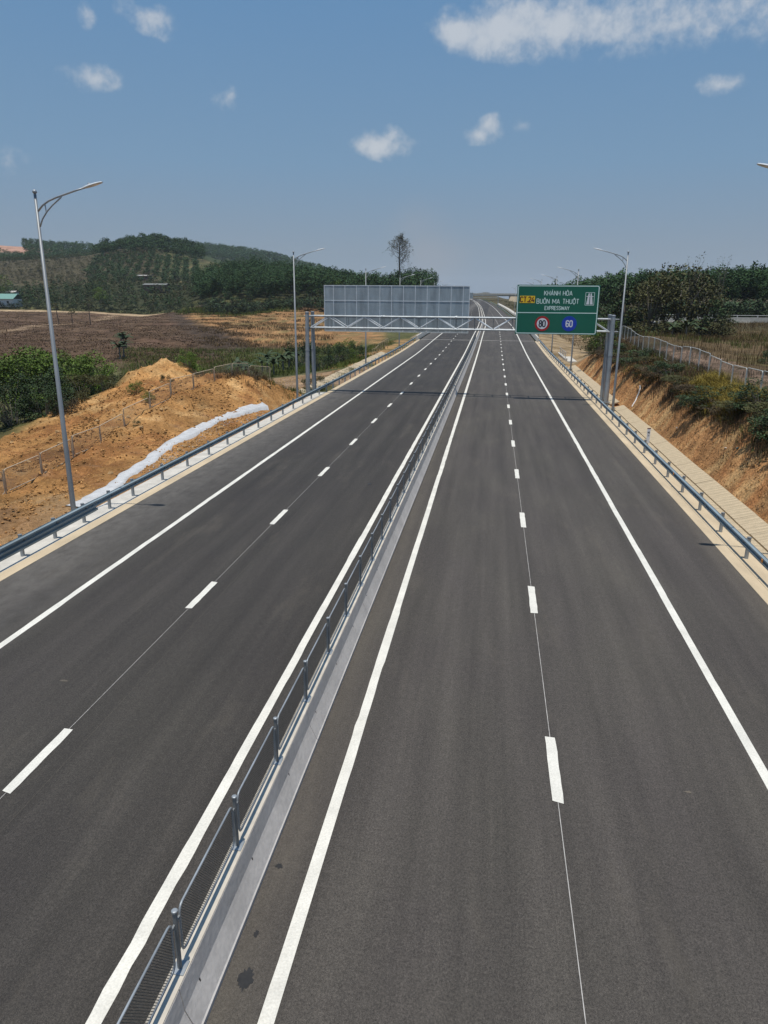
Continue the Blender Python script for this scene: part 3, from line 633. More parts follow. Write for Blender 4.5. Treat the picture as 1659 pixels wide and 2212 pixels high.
for x, sg, lab in ((8.75, 1, 'right'), (-15.25, -1, 'left')):       # solid parapets on the short bridge
    w = thing('bridge_parapet', f'pale concrete parapet on the {lab} edge of the short bridge', 'parapet', (x, 0, 0))
    for k in range(14):
        ya = 148.5+4.2*k; mb = MB(); sweep(mb, [(x-sg*.12, 0), (x-sg*.08, .3), (x+sg*.02, .85), (x+sg*.28, .85), (x+sg*.30, -.5)], ya, ya+4.17, True, True)
        o = mb.build('wall_segment', conc_white, w); o.location = (-x, 0, 0)

# ------------------------------------------------------------------ roadside fences
def side_fence(label, pts, H, m_frame, m_mesh, rad=.03, pitch=.07):
    f = thing('mesh_fence', label, 'fence', tuple(pts[0])); p0 = Vector(pts[0]); cache = {}
    pm = MB().tube([(0, 0, -.35), (0, 0, H)], rad, 8).mesh('post', m_frame)
    for i, p in enumerate(pts):
        link('post', pm, f, Vector(p)-p0)
        if i+1 < len(pts):
            a, b = Vector(p), Vector(pts[i+1]); d = b-a; L_ = math.hypot(d.x, d.y); rz = math.atan2(-d.x, d.y); key = round(L_*20)/20
            if key not in cache:
                cache[key] = (rounded_frame(key-.16, .06, H-.02, .14, .024).mesh('panel', m_frame, True), diamond_mesh(key-.16, .08, H-.05, pitch, 1.4, .009).mesh('wire_mesh', m_mesh))
            fm, wm = cache[key]
            o = link('panel', fm, f, a-p0+Vector((d.x, d.y, d.z)).normalized()*.08); sh = d.z/L_
            Mx = Matrix.Rotation(rz, 4, 'Z'); S = Matrix.Identity(4); S[2][1] = sh
            o.matrix_local = Matrix.Translation(a-p0+d/L_*.08)@Mx@S; tag(link('wire_mesh', wm, o), kind='stuff')
    return f
def on_ground(x, y, dz=0): return (x, y, float(hgt(np.array([x]), np.array([y]))[0])+dz)
lf = [(-22.3, 13.5), (-22.3, 16.7), (-22.3, 19.9), (-22.3, 23.1), (-22.3, 26.3), (-22.35, 29.5), (-22.5, 32.6), (-22.6, 35.7), (-22.75, 38.9), (-22.9, 42.1), (-22.6, 45.2), (-22.5, 48.3), (-22.1, 51.4), (-21.6, 54.4), (-21.2, 57.2), (-20.6, 59.6), (-19.2, 61.2)]
side_fence('dusty tan mesh fence climbing the raw earth bank on the left', [on_ground(x, y) for x, y in lf], 1.15, fence_rust, fence_rust, .03, .085)
rfp = [(15.0, 30.0+2.6*k) for k in range(28)]
side_fence('pale tubular mesh fence on top of the right-hand cut', [on_ground(x+.03*max(0, k-18)**1.5, y) for k, (x, y) in enumerate(rfp)], 1.5, fence_white, mesh_steel, .035, .048)
side_fence('short far stretch of mesh fence on the left before the bridge', [on_ground(-19.5-.1*k, 118+3*k) for k in range(9)], 1.3, fence_rust, fence_rust, .035, .12)

# ------------------------------------------------------------------ street lamps
def lamp_meshes():
    d = {}
    d['pole'] = MB().tube([(0, 0, -.3), (0, 0, 0), (0, 0, 12.0)], [.105, .105, .048], 12).mesh('pole', polegrey, True)
    d['base_plate'] = MB().box(-.2, .2, -.2, .2, 0, .025).mesh('base_plate', galv_dark)
    s = MB(); s.tube([(0, 0, 12.0), (0, 0, 12.03), (0, 0, 12.07), (0, 0, 12.12), (0, 0, 12.15)], [.03, .07, .085, .06, .01], 10); d['finial'] = s.mesh('finial', galv, True)
    arm = [(.04, 0, 11.42), (.25, 0, 11.62), (.5, 0, 11.76), (.8, 0, 11.87), (1.15, 0, 11.97), (1.55, 0, 12.08), (1.95, 0, 12.18)]
    d['arm'] = MB().tube(arm, [.036]*5+[.032, .03], 8).mesh('arm', galv, True)
    br = [(.05, 0, 10.9), (.18, 0, 11.16), (.38, 0, 11.40), (.62, 0, 11.61), (.98, 0, 11.86), (1.02, 0, 11.92)]
    d['brace'] = MB().tube(br, .028, 8).mesh('brace', galv, True); d['strut'] = MB().tube([(.36, 0, 11.40), (.34, 0, 11.67)], .024, 6).mesh('strut', galv)
    h = MB(); a = math.radians(14)
    prof = [(1.85, .045, .03), (2.0, .09, .05), (2.15, .13, .055), (2.4, .14, .045), (2.58, .10, .028), (2.63, .05, .015)]; vs = []; fs = []
    for x, w, t in prof:
        zc = 12.155+(x-1.85)*math.tan(a)
        vs += [(x, -w, zc), (x, -w*.6, zc+t), (x, w*.6, zc+t), (x, w, zc), (x, w*.7, zc-t*.5), (x, -w*.7, zc-t*.5)]
    for i in range(len(prof)-1):
        for k in range(6): fs.append((i*6+k, i*6+(k+1) % 6, (i+1)*6+(k+1) % 6, (i+1)*6+k))
    fs += [(0, 1, 2, 3, 4, 5), tuple((len(prof)-1)*6+k for k in range(5, -1, -1))]
    h.add(vs, fs).tube([(2.12, 0, 12.27), (2.10, 0, 12.33)], .04, 8); d['lamp_head'] = h.mesh('lamp_head', lampgrey)
    q = 12.155+(2.2-1.85)*math.tan(a)-.026; q2 = 12.155+(2.5-1.85)*math.tan(a)-.022
    d['lens'] = MB().add([(2.2, -.08, q), (2.2, .08, q), (2.5, .07, q2), (2.5, -.07, q2), (2.2, -.08, q+.01), (2.2, .08, q+.01), (2.5, .07, q2+.01), (2.5, -.07, q2+.01)], [(0, 1, 2, 3), (7, 6, 5, 4), (0, 4, 5, 1), (2, 6, 7, 3)]).mesh('lens', lampglass)
    return d
LM = lamp_meshes()
def lamp(x, y, left, label):
    t = thing('street_lamp', label, 'street lamp', (x+float(xo(y)), y, float(zo(y))), 'street lamps along both verges', 0 if left else math.pi)
    for k in ('pole', 'base_plate', 'finial', 'arm', 'brace', 'strut'): link(k, LM[k], t)
    hd = link('lamp_head', LM['lamp_head'], t); link('lens', LM['lens'], hd)
ord_ = ['first', 'second', 'third', 'fourth', 'fifth', 'sixth', 'seventh', 'eighth', 'ninth', 'tenth']
LL = [25.6, 60.2, 94.7, 129.3, 166, 203, 240, 277, 314, 351]
for i, y in enumerate(LL):
    lamp(-16.5, y, True, 'nearest tall street lamp, beside the white mortar strip' if i == 0 else 'street lamp just left of the sign gantry posts' if i == 1 else f'{ord_[i]} street lamp from the camera in the left-hand row')
for i, y in enumerate([24.2, 60.6, 95, 127.5, 168, 206, 243, 280, 317]):
    lamp(10.0, y, False, 'street lamp cut off by the right picture edge, only its head showing' if i == 0 else 'street lamp just right of the sign gantry posts' if i == 1 else f'{ord_[i]} street lamp from the camera in the right-hand row')

# ------------------------------------------------------------------ sign gantry
gan = thing('sign_gantry', 'galvanised box-truss sign gantry spanning both carriageways', 'gantry', (-3.3, 65.3, 0))
def gp(mb, name, m, smooth=False, par=None):
    o = mb.build(name, m, gan); o.location = (3.3, -65.3, 0); return o
for x in (-16.55, 9.95):
    for y0, y1 in ((64.1, 64.4), (66.5, 66.4)):
        p = gp(MB().tube([(x, y0, -.3), (x, y0, 1.0), (x, y1, 7.2)], [.205, .2, .165], 14), 'post', galv, True)
        c = MB().tube([(x, y1, 7.2), (x, y1, 7.26), (x, y1, 7.3)], [.19, .19, .08], 14).build('post_cap', galv, p)
        c = MB().box(x-.33, x+.33, y0-.33, y0+.33, 0, .03).build('base_plate', galv_dark, p)
        c = MB().tube([(x, (y0+y1)/2-.002, 3.9), (x, (y0+y1)/2, 4.0)], .205, 14).build('collar', galv, p)
XA, XB = -16.35, 9.75; nodes = np.linspace(XA, XB, 17)
for yy in (64.75, 66.0):
    for zz in (6.93, 5.91):
        for k in range(4):
            a = XA+(XB-XA)*k/4; b = XA+(XB-XA)*(k+1)/4
            gp(MB().tube([(a, yy, zz), (b, yy, zz)], .07, 10), 'chord', galv, True)
        for k in (1, 2, 3): 
            a = XA+(XB-XA)*k/4; gp(MB().tube([(a-.05, yy, zz), (a+.05, yy, zz)], .12, 12), 'flange', galv)
    for k in range(16):
        a, b = nodes[k], nodes[k+1]; z0, z1 = (5.97, 6.87) if k % 2 == 0 else (6.87, 5.97)
        gp(MB().tube([(a+.08, yy, z0), (b-.08, yy, z1)], .048, 6), 'diagonal', galv_rib)
        gp(MB().tube([(b, yy, 5.97), (b, yy, 6.87)], .022, 6), 'upright', galv_dark)
for k in range(17):
    for zz in (6.93, 5.91): gp(MB().tube([(nodes[k], 64.8, zz), (nodes[k], 65.95, zz)], .03, 6), 'cross_strut', galv)
for x in (-16.55, 9.95):
    for zz in (6.93, 5.91):
        gp(MB().tube([(x-.5 if x > 0 else x+.6, 64.72, zz), (x+.55 if x > 0 else x-.35, 64.72, zz)], .05, 8), 'support_arm', galv); gp(MB().tube([(x, 64.3, zz-.1), (x, 66.5, zz-.1)], .06, 8), 'support_beam', galv)

# stroke lettering
def arc(cx, cy, rx, ry, a0, a1, n=8): return [(cx+rx*math.cos(math.radians(a0+(a1-a0)*i/n)), cy+ry*math.sin(math.radians(a0+(a1-a0)*i/n))) for i in range(n+1)]
OO = arc(.28, .72, .28, .28, 0, 180)+arc(.28, .28, .28, .28, 180, 360)+[(.56, .72)]
GL = {'K': (.56, [[(0, 0), (0, 1)], [(.54, 1), (.02, .42)], [(.2, .62), (.57, 0)]]), 'H': (.56, [[(0, 0), (0, 1)], [(.56, 0), (.56, 1)], [(0, .5), (.56, .5)]]),
      'A': (.62, [[(0, 0), (.31, 1)], [(.31, 1), (.62, 0)], [(.11, .3), (.51, .3)]]), 'N': (.58, [[(0, 0), (0, 1)], [(0, 1), (.58, 0)], [(.58, 0), (.58, 1)]]), 'O': (.56, [OO]),
      'B': (.55, [[(0, 0), (0, 1), (.3, 1)]+arc(.3, .755, .22, .245, 90, -90)+[(0, .51)], [(.3, .51)]+arc(.3, .255, .25, .255, 90, -90)+[(0, 0)]]),
      'U': (.56, [[(0, 1)]+arc(.28, .28, .28, .28, 180, 360)+[(.56, 1)]]), 'M': (.78, [[(0, 0), (0, 1)], [(0, 1), (.39, .25)], [(.39, .25), (.78, 1)], [(.78, 0), (.78, 1)]]), 'T': (.56, [[(0, 1), (.56, 1)], [(.28, 0), (.28, 1)]]),
      'E': (.48, [[(.48, 1), (0, 1), (0, 0), (.48, 0)], [(0, .51), (.42, .51)]]), 'X': (.58, [[(0, 0), (.58, 1)], [(0, 1), (.58, 0)]]),
      'P': (.53, [[(0, 0), (0, 1), (.28, 1)]+arc(.28, .74, .25, .26, 90, -90)+[(0, .48)]]), 'R': (.55, [[(0, 0), (0, 1), (.28, 1)]+arc(.28, .74, .25, .26, 90, -90)+[(0, .48)], [(.27, .48), (.55, 0)]]),
      'S': (.52, [arc(.26, .75, .25, .25, 20, 180)+arc(.26, .27, .26, .245, 90, -160)]), 'W': (.84, [[(0, 1), (.2, 0)], [(.2, 0), (.42, .9)], [(.42, .9), (.64, 0)], [(.64, 0), (.84, 1)]]), 'Y': (.58, [[(0, 1), (.29, .45), (.58, 1)], [(.29, .45), (.29, 0)]]),
      'C': (.54, [arc(.28, .72, .27, .28, 15, 180)+arc(.28, .28, .27, .28, 180, 345)]), '.': (.12, [[(.06, 0), (.06, .12)]]), '2': (.5, [arc(.25, .74, .24, .26, 165, -25)+[(0, 0), (.52, 0)]]), '4': (.56, [[(.34, 1), (0, .24), (.56, .24)], [(.42, .52), (.42, 0)]]),
      '0': (.5, [arc(.25, .75, .25, .25, 0, 180)+arc(.25, .25, .25, .25, 180, 360)+[(.5, .75)]]), '8': (.5, [arc(.25, .76, .22, .24, 0, 360, 14), arc(.25, .27, .25, .27, 0, 360, 14)]), '6': (.5, [arc(.25, .74, .25, .26, 20, 180)+[(0, .28)], arc(.25, .28, .25, .28, 0, 360, 16)]),
      '7': (.5, [[(0, 1), (.5, 1), (.16, 0)]]), ' ': (.3, [])}
ACC = {'Á': ('A', [[(.28, 1.1), (.42, 1.26)]]), 'Ò': ('O', [[(.34, 1.1), (.2, 1.26)]]), 'Ô': ('O', [[(.12, 1.1), (.28, 1.24), (.44, 1.1)]]), 'Ộ': ('O', [[(.12, 1.1), (.28, 1.24), (.44, 1.1)], [(.28, -.26), (.28, -.14)]])}
def glyph(ch):
    if ch in ACC: b, ex = ACC[ch]; w, s = GL[b]; return w, s+ex
    return GL[ch]
def text(parent, txt, xc, zc, h, m, y, w, gap=.2, sx=1.0, name='letter'):
    gs = [glyph(c) for c in txt]; tot = sum(g[0]*sx for g in gs)*h+gap*h*(len(gs)-1); x = xc-tot/2
    for ch, (gw, strokes) in zip(txt, gs):
        if strokes:
            mb = MB()
            for si, st in enumerate(strokes):
                P = [Vector((px*h*sx, pz*h)) for px, pz in st]; n = len(P); vs = []
                for i in range(n):
                    a = (P[i]-P[i-1]).normalized() if i else (P[1]-P[0]).normalized(); b = (P[i+1]-P[i]).normalized() if i < n-1 else a
                    nn = Vector((-(a.y+b.y), a.x+b.x)); nn = nn.normalized() if nn.length > .1 else Vector((-a.y, a.x)); k = 1/max(.45, nn.dot(Vector((-a.y, a.x))))
                    for s in (1, -1): q = P[i]+nn*(s*w/2*k); vs.append((q.x, -.0015*si, q.y))
                mb.add(vs, [(2*i, 2*i+1, 2*i+3, 2*i+2) for i in range(n-1)])
            mb.build(name, m, parent, loc=(x, y, zc-h/2))
        x += gw*h*sx+gap*h
def rrect(mb, x0, x1, z0, z1, r, w, y0, y1):                # rounded outline band
    def ring(i):
        pts = []
        for cx, cz, a0 in ((x1-r, z1-r, 0), (x0+r, z1-r, 90), (x0+r, z0+r, 180), (x1-r, z0+r, 270)):
            for k in range(5): a = math.radians(a0+22.5*k); pts.append((cx+(r-i)*math.cos(a), cz+(r-i)*math.sin(a)))
        return pts
    A, B = ring(0), ring(w); n = len(A)
    mb.add([(x, y0, z) for x, z in A]+[(x, y0, z) for x, z in B], [(k, (k+1) % n, n+(k+1) % n, n+k) for k in range(n)])
    return mb
sg = thing('road_sign', 'green expressway sign reading KHÁNH HÒA BUÔN MA THUỘT EXPRESSWAY', 'road sign', (0, 64.15, 0))
MB().box(1.83, 8.62, -.03, .03, 5.65, 9.68).build('board', green_sign, sg)
rrect(MB(), 1.88, 8.57, 5.70, 9.63, .16, .07, -.036, 0).build('border', white_sign, sg)
MB().box(1.95, 8.50, -.036, -.031, 7.39, 7.455).build('divider', white_sign, sg)
MB().box(1.84, 8.61, .031, .05, 5.66, 9.67).build('back_sheet', galv_dark, sg)
for x in (2.4, 3.9, 5.3, 6.7, 8.1): MB().box(x-.04, x+.04, .051, .5, 5.8, 9.5).build('bracket', galv, sg)
text(sg, 'KHÁNH HÒA', 5.24, 9.02, .36, white_sign, -.036, .05, .21, .95)
text(sg, 'BUÔN MA THUỘT', 5.24, 8.36, .37, white_sign, -.036, .05, .21, .97)
text(sg, 'EXPRESSWAY', 5.22, 7.81, .29, white_sign, -.036, .046, .17, .95)
ct = MB().box(2.09, 3.34, -.04, -.031, 8.21, 8.79).build('route_plate', yellow_sign, sg); text(ct, 'CT.24', 2.715, 8.5, .40, maroon, -.044, .08, .16, 1.0)
s8 = MB().disc((4.08, 6.53), .62, -.042, -.031, 36).build('speed_disc', red_sign, sg); MB().disc((4.08, 6.53), .45, -.047, -.043, 36).build('face', white_plain, s8); text(s8, '80', 4.08, 6.53, .50, black, -.051, .095, .16, .85, 'digit')
s6 = MB().disc((6.32, 6.55), .62, -.042, -.031, 36).build('speed_disc', blue_sign, sg); text(s6, '60', 6.32, 6.55, .50, white_plain, -.047, .09, .16, .85, 'digit')
ic = rrect(MB(), 7.47, 8.22, 8.05, 9.10, .05, .035, -.036, 0).build('motorway_symbol', white_sign, sg)
sy = MB()
for s in (-1, 1): sy.add([(7.845+s*.03, -.038, 8.13), (7.845+s*.27, -.038, 8.13), (7.845+s*.13, -.038, 9.02), (7.845+s*.03, -.038, 9.02)], [(0, 1, 2, 3)])
sy.add([(7.56, -.040, 8.74), (8.13, -.040, 8.74), (8.13, -.040, 8.80), (7.56, -.040, 8.80)], [(0, 1, 2, 3)]); sy.build('road_pictogram', white_plain, ic)

bk = thing('road_sign', 'large sign seen from behind, grey sheet steel with ribs', 'road sign', (0, 66.35, 0))
xs = [-15.39]+[-14.54+1.068*k for k in range(12)]+[-2.25]; xs = xs[:-2]+[-2.25] if xs[-1]-xs[-2] < .3 else xs
for i in range(len(xs)-1):
    MB().box(xs[i]+.004, xs[i+1]-.004, rnd.uniform(-.004, .004), .02, 5.54, 9.60).build('sheet', panel_steel, bk)
for x in xs: MB().box(x-.03, x+.03, -.036, -.006, 5.55, 9.59).build('rib', galv_rib, bk)
for z in (5.57, 6.93, 8.26, 9.57): MB().box(-15.42, -2.22, -.024, -.005, z-.035, z+.035).build('cross_rail', galv_rib, bk)

# ------------------------------------------------------------------ small roadside things
km = thing('distance_marker', 'small white distance marker plate behind the right guardrail', 'marker', (9.3, 43.2, 0))
MB().box(-.09, .09, -.012, .012, .45, 1.3).build('plate', white_plain, km); MB().tube([(0, .04, -.2), (0, .04, 1.1)], .035, 8).build('post', galv, km)
MB().box(-.10, .10, -.016, .016, 1.30, 1.35).build('cap', maroon, km); text(km, 'H6', 0, 1.09, .10, black, -.016, .02, .2, .8); text(km, '17', 0, .90, .08, black, -.016, .018, .2, .8) if False else None
text(km, '77', 0, .90, .09, black, -.016, .018, .2, .7, 'digit')
def litter(name, label, x, y, m, s):
    V = [(rnd.uniform(-1, 1)*s, rnd.uniform(-1, 1)*s, rnd.uniform(0, .8)*s) for _ in range(9)]; mb = MB()
    F = [(0, 1, 2), (2, 3, 4), (4, 5, 0), (1, 6, 3), (5, 7, 2), (6, 8, 4), (7, 8, 1), (0, 3, 6), (5, 2, 8)]; mb.add(V, F)
    tag(mb.build(name, m, loc=on_ground(x, y, .03)), label, 'litter', None)
litter('plastic_bag', 'crumpled teal plastic bag at the foot of the right cut', 12.3, 37.2, teal_plastic, .14)
litter('plastic_bag', 'white plastic bag lying below the dark bushes on the right', 11.9, 47.5, white_plastic, .12)
litter('paper_scrap', 'white paper scrap beside the teal bag', 12.2, 38.6, white_plastic, .12)
hose = MB().tube([on_ground(x, y, .05) for x, y in ((11.5, 60.6), (11.8, 60.9), (12.1, 61.6), (12.35, 62.4), (12.5, 63.4))], .05, 6)
tag(hose.build('hose', white_plastic), 'pale hose lying on the earth beside the right gantry post', 'hose')
SL = thing('culvert', 'pale concrete culvert headwall right of the road before the bridge', 'culvert', on_ground(12, 118))
MB().box(-1.0, .9, -4, 6, -.6, .55).build('apron', conc_white, SL); MB().box(-1.0, -.6, -4.1, 9, -.6, 1.0).build('headwall', conc_white, SL)
for k in range(4): MB().tube([(-.8, -3+3*k, 1.0), (-.8, -3+3*k, 1.9)], .05, 6).build('rail_post', fence_white, SL)
for z in (1.45, 1.85): MB().tube([(-.8, -3.5, z), (-.8, 8.5, z)], .03, 6).build('hand_rail', fence_white, SL)

# ------------------------------------------------------------------ far overpass, far gantry, side bridge
ov = thing('overpass', 'far concrete overpass crossing the expressway at the bend', 'overpass', (-20, 700, 0))
def op(mb, name, m): o = mb.build(name, m, ov); o.location = (20, -700, 0); return o
op(MB().box(-62, 24, 696, 706, 11.0, 12.2), 'deck', conc_grey); op(MB().box(-62, 24, 695.3, 695.9, 12.1, 13.4), 'parapet', conc_white)
for x in (-50, 12.8): op(MB().box(x, x+1.5, 696, 706, -2, 10.95), 'pier', conc_grey)
op(MB().add([(14.3, 695.8, 11.5), (40, 695.8, 11.5), (60, 690, -2), (9, 690, -2), (14.3, 707, 11.5), (40, 707, 11.5), (60, 712, -2), (9, 712, -2)], [(0, 1, 2, 3), (0, 3, 7, 4), (4, 5, 1, 0), (1, 5, 6, 2)]), 'abutment', conc_tan)
fg = thing('sign_gantry', 'tiny far gantry with the back of a grey sign, beyond the short bridge', 'gantry', (-14, 480, 3))
def fo(mb, name, m): return mb.build(name, m, fg)
fo(MB().box(-10.5, 0, -.1, .1, 5.6, 9.2), 'panel', panel_steel)
for z in (6.2, 7.4): fo(MB().tube([(-13, .4, z), (16, .4, z)], .12, 6), 'chord', galv)
for x in (-13, 16): fo(MB().tube([(x, .4, -1), (x, .4, 7.8)], .2, 8), 'post', galv)
op2 = tag(MB().box(-3, 3, -.1, .1, 0, 1.6).add([(-2.6, -.12, .3), (2.6, -.12, .3), (2.6, -.12, 1.3), (-2.6, -.12, 1.3)], [(0, 1, 2, 3)]).build('road_sign', orange_plastic, loc=(-22, 560, 12.2)), 'tiny orange board above the far gantry', 'road sign')
MB().tube([(0, .3, -8.5), (0, .3, 0)], .15, 6).build('post', galv, op2)
sbp = G(1560, 694, 196); sb = thing('side_bridge', 'pale concrete side road parapet at the right picture edge', 'bridge', (sbp[0], sbp[1], 0))
MB().box(-16, 80, 0, .4, sbp[2]-.3, sbp[2]+1.0).build('parapet', conc_white, sb); MB().box(-16, 80, -.6, 8, sbp[2]-1.1, sbp[2]-.3).build('deck', conc_grey, sb)
for k in range(20): MB().box(-15.8+4.8*k, -15.6+4.8*k, .05, .35, sbp[2]+1.0, sbp[2]+1.45).build('rail_post', fence_white, sb)
MB().tube([(-16, .2, sbp[2]+1.45), (80, .2, sbp[2]+1.45)], .06, 6).build('hand_rail', fence_white, sb)

# ------------------------------------------------------------------ vegetation
def leaves(P, size, rng, up=.5, asp=.55, jit=.35):
    n = len(P); nrm = rng.normal(size=(n, 3)); nrm[:, 2] = np.abs(nrm[:, 2])+up; nrm /= np.linalg.norm(nrm, axis=1)[:, None]
    t = rng.normal(size=(n, 3)); t -= nrm*(t*nrm).sum(1)[:, None]; t /= np.linalg.norm(t, axis=1)[:, None]; b = np.cross(nrm, t)
    s = size*(1+rng.uniform(-jit, jit, n))[:, None]; q = s*asp
    V = np.stack([P-t*s*.5, P+b*q*.5+t*s*.05, P+t*s*.5, P-b*q*.5+t*s*.05], 1).reshape(-1, 3)
    return V, np.arange(4*n).reshape(n, 4)
def clumps(k, rx, ry, rz, rng, low=-.3):
    c = []
    while len(c) < k:
        p = rng.uniform(-1, 1, 3); r = np.linalg.norm(p)
        if .35 < r < 1 and p[2] > low: c.append(p*np.array([rx, ry, rz]))
    return np.array(c)
def cloud(k, n, r, cr, rng, low=-.3):
    """n leaf positions in k clumps filling an ellipsoid r"""
    C = clumps(k, *r, rng, low); i = rng.integers(0, k, n); d = rng.normal(size=(n, 3)); d /= np.linalg.norm(d, axis=1)[:, None]
    rad = rng.uniform(.35, 1, n)**.6*rng.uniform(.7, 1.25, k)[i]
    return C[i]+d*(rad*cr)[:, None]*np.array([1, 1, .75]), C
def blades(P, h, w, rng, lean=.35, droop=.25):
    n = len(P); a = rng.uniform(0, 2*math.pi, n); hh = h*rng.uniform(.5, 1.3, n); l = rng.uniform(.2, 1, n)*lean*hh
    d = np.stack([np.cos(a), np.sin(a), np.zeros(n)], 1); sd = np.stack([-np.sin(a), np.cos(a), np.zeros(n)], 1)*w*.5
    m = P+d*(l*.4)[:, None]; m[:, 2] += hh*.6; t = P+d*l[:, None]*1.3; t[:, 2] += hh*(1-droop*rng.uniform(0, 1, n))
    V = np.stack([P-sd, P+sd, m+sd*.8, m-sd*.8, t], 1).reshape(-1, 3); o = np.arange(n)[:, None]*5
    F = np.concatenate([np.stack([o[:, 0], o[:, 0]+1, o[:, 0]+2], 1), np.stack([o[:, 0], o[:, 0]+2, o[:, 0]+3], 1), np.stack([o[:, 0]+3, o[:, 0]+2, o[:, 0]+4], 1)])
    return V, F
def hg(P): return hgt(P[:, 0], P[:, 1])

def tree_proto(seed, H, r, trunk_h, trunk_r, k, n, cr, size, m, bk_, low=-.3, limbs=7):
    rng = np.random.default_rng(seed); P, C = cloud(k, n, r, cr, rng, low); zc = H-r[2]
    P[:, 2] += zc; C = C.copy(); C[:, 2] += zc; V, F = leaves(P, size, rng)
    crown = np_mesh('crown', V, F, m); mb = MB(); bx, by = rng.uniform(-.3, .3, 2)
    top = (bx, by, zc+r[2]*.3); mb.tube([(0, 0, -.3), (bx*.4, by*.4, trunk_h*.5), (bx*.8, by*.8, trunk_h), top], [trunk_r*1.2, trunk_r, trunk_r*.8, trunk_r*.25], 7)
    for c in C[:limbs]:
        z0 = trunk_h*rng.uniform(.75, 1.05); mb.tube([(bx*.8, by*.8, z0), tuple((np.array([bx, by, z0])*.45+c*.55)+np.array([0, 0, .2])), tuple(c)], [trunk_r*.45, trunk_r*.3, trunk_r*.1], 5)
    return crown, mb.mesh('trunk', bk_, True)
def put_tree(name, proto, x, y, s, label, cat='tree', group=None, sink=0, sxy=None):
    t = thing(name, label, cat, on_ground(x, y, -sink), group, rnd.uniform(0, 6.28)); t.scale = (s*(sxy or 1), s*(sxy or 1), s)
    link('crown', proto[0], t); link('trunk', proto[1], t); return t
def gpx(px, Y): d = ray(px, 640); return d[0]/d[1]*Y, Y

# far woods: one mass each
def wood(name, label, pts, variants, m, smin, smax, trunk=False):
    V = []; F = []; o = 0
    pts = np.array(pts); z = hgt(pts[:, 0], pts[:, 1])
    for (x, y), zz in zip(pts, z):
        v, f = variants[RNG.integers(len(variants))]; a = RNG.uniform(0, 6.28); s = RNG.uniform(smin, smax); c, q = math.cos(a)*s, math.sin(a)*s
        V.append(np.stack([v[:, 0]*c-v[:, 1]*q+x, v[:, 0]*q+v[:, 1]*c+y, v[:, 2]*s*RNG.uniform(.9, 1.12)+zz], 1)); F.append(f+o); o += len(v)
    return tag(link(name, np_mesh(name, np.concatenate(V), np.concatenate(F), m)), label, 'woodland', None, 'stuff')
def crown_variant(seed, H, r, k, n, cr, size, low=-.5):
    rng = np.random.default_rng(seed); P, C = cloud(k, n, r, cr, rng, low); P[:, 2] += H-r[2]; v, f = leaves(P, size, rng, 1.6); return v, f
VR = [crown_variant(40+i, 14.5+.6*i, (3.0, 3.0, 5.2), 14, 230, 1.15, .85, -.9) for i in range(5)]
VH = [crown_variant(60+i, 12, (3.6, 3.6, 5.0), 10, 140, 1.7, 1.35, -.8) for i in range(4)]
def scatter(n, fn):
    out = []
    while len(out) < n:
        p = fn()
        if p is not None: out.append(p)
    return out
def left_plantation():
    px = RNG.uniform(425, 940); Y = RNG.uniform(322, 500)
    lo = np.interp(px, [425, 470, 600, 940], [350, 335, 330, 326]); hi = np.interp(px, [425, 560, 700, 940], [450, 500, 470, 440])
    return gpx(px, Y) if lo < Y < hi else None
wood('plantation', 'dense dark green rubber plantation left of the road', scatter(1600, left_plantation), VR, leaf_rubber, .74, .94)
def right_plantation():
    px = RNG.uniform(1180, 1760); Y = RNG.uniform(215, 330)
    lo = np.interp(px, [1180, 1230, 1400, 1760], [262, 245, 234, 226]); return gpx(px, Y) if Y > lo else None
wood('plantation', 'dense dark green rubber plantation right of the road', scatter(1200, right_plantation), VR, leaf_rubber, .72, .92)
def hilltop():
    px = RNG.uniform(215, 445); Y = RNG.uniform(635, 800); lo = np.interp(px, [215, 300, 445], [650, 636, 648]); return gpx(px, Y) if Y > lo else None
wood('hill_wood', 'dark wood crowning the hill above the orchard', scatter(620, hilltop), VH, leaf_hill, .7, 1.0)
wood('hill_wood', 'hazy wooded hill at the far left behind the lamp', scatter(900, lambda: gpx(RNG.uniform(66, 300), RNG.uniform(840, 1230))), VH, leaf_hill, .8, 1.2)
wood('hill_wood', 'hazy far ridge of forest sloping down behind the plantation', scatter(1300, lambda: gpx(RNG.uniform(400, 830), RNG.uniform(1250, 1680))), VH, leaf_hill, 1.1, 1.6)
SV = [crown_variant(80+i, 4.5+i*.7, (2.3, 2.3, 2.4), 7, 80, .9, .8, -.9) for i in range(4)]
wood('scrub', 'low scrub and small trees on the slope between field and orchard', scatter(750, lambda: gpx(RNG.uniform(-60, 470), RNG.uniform(372, 508))), SV, leaf_scrub, .6, 1.2)
wood('scrub', 'dry olive bushes among the scrub between field and orchard', scatter(380, lambda: gpx(RNG.uniform(-60, 470), RNG.uniform(372, 505))), SV, leaf_olive, .5, 1.1)
wood('scrub', 'bare brown coffee scrub covering the slope at the far left', scatter(900, lambda: gpx(RNG.uniform(-80, 215), RNG.uniform(515, 690))), [crown_variant(90+i, 3.6, (1.8, 1.8, 1.9), 6, 45, .8, .7, -.9) for i in range(3)], leaf_scrub2, .7, 1.3)
wood('scrub', 'belt of dry brushwood in front of the left plantation', scatter(260, lambda: gpx(RNG.uniform(440, 700), RNG.uniform(308, 334))), [crown_variant(95+i, 4.5, (2.4, 2.4, 2.4), 7, 90, .9, .7, -.9) for i in range(3)], leaf_dark, .5, 1.2)
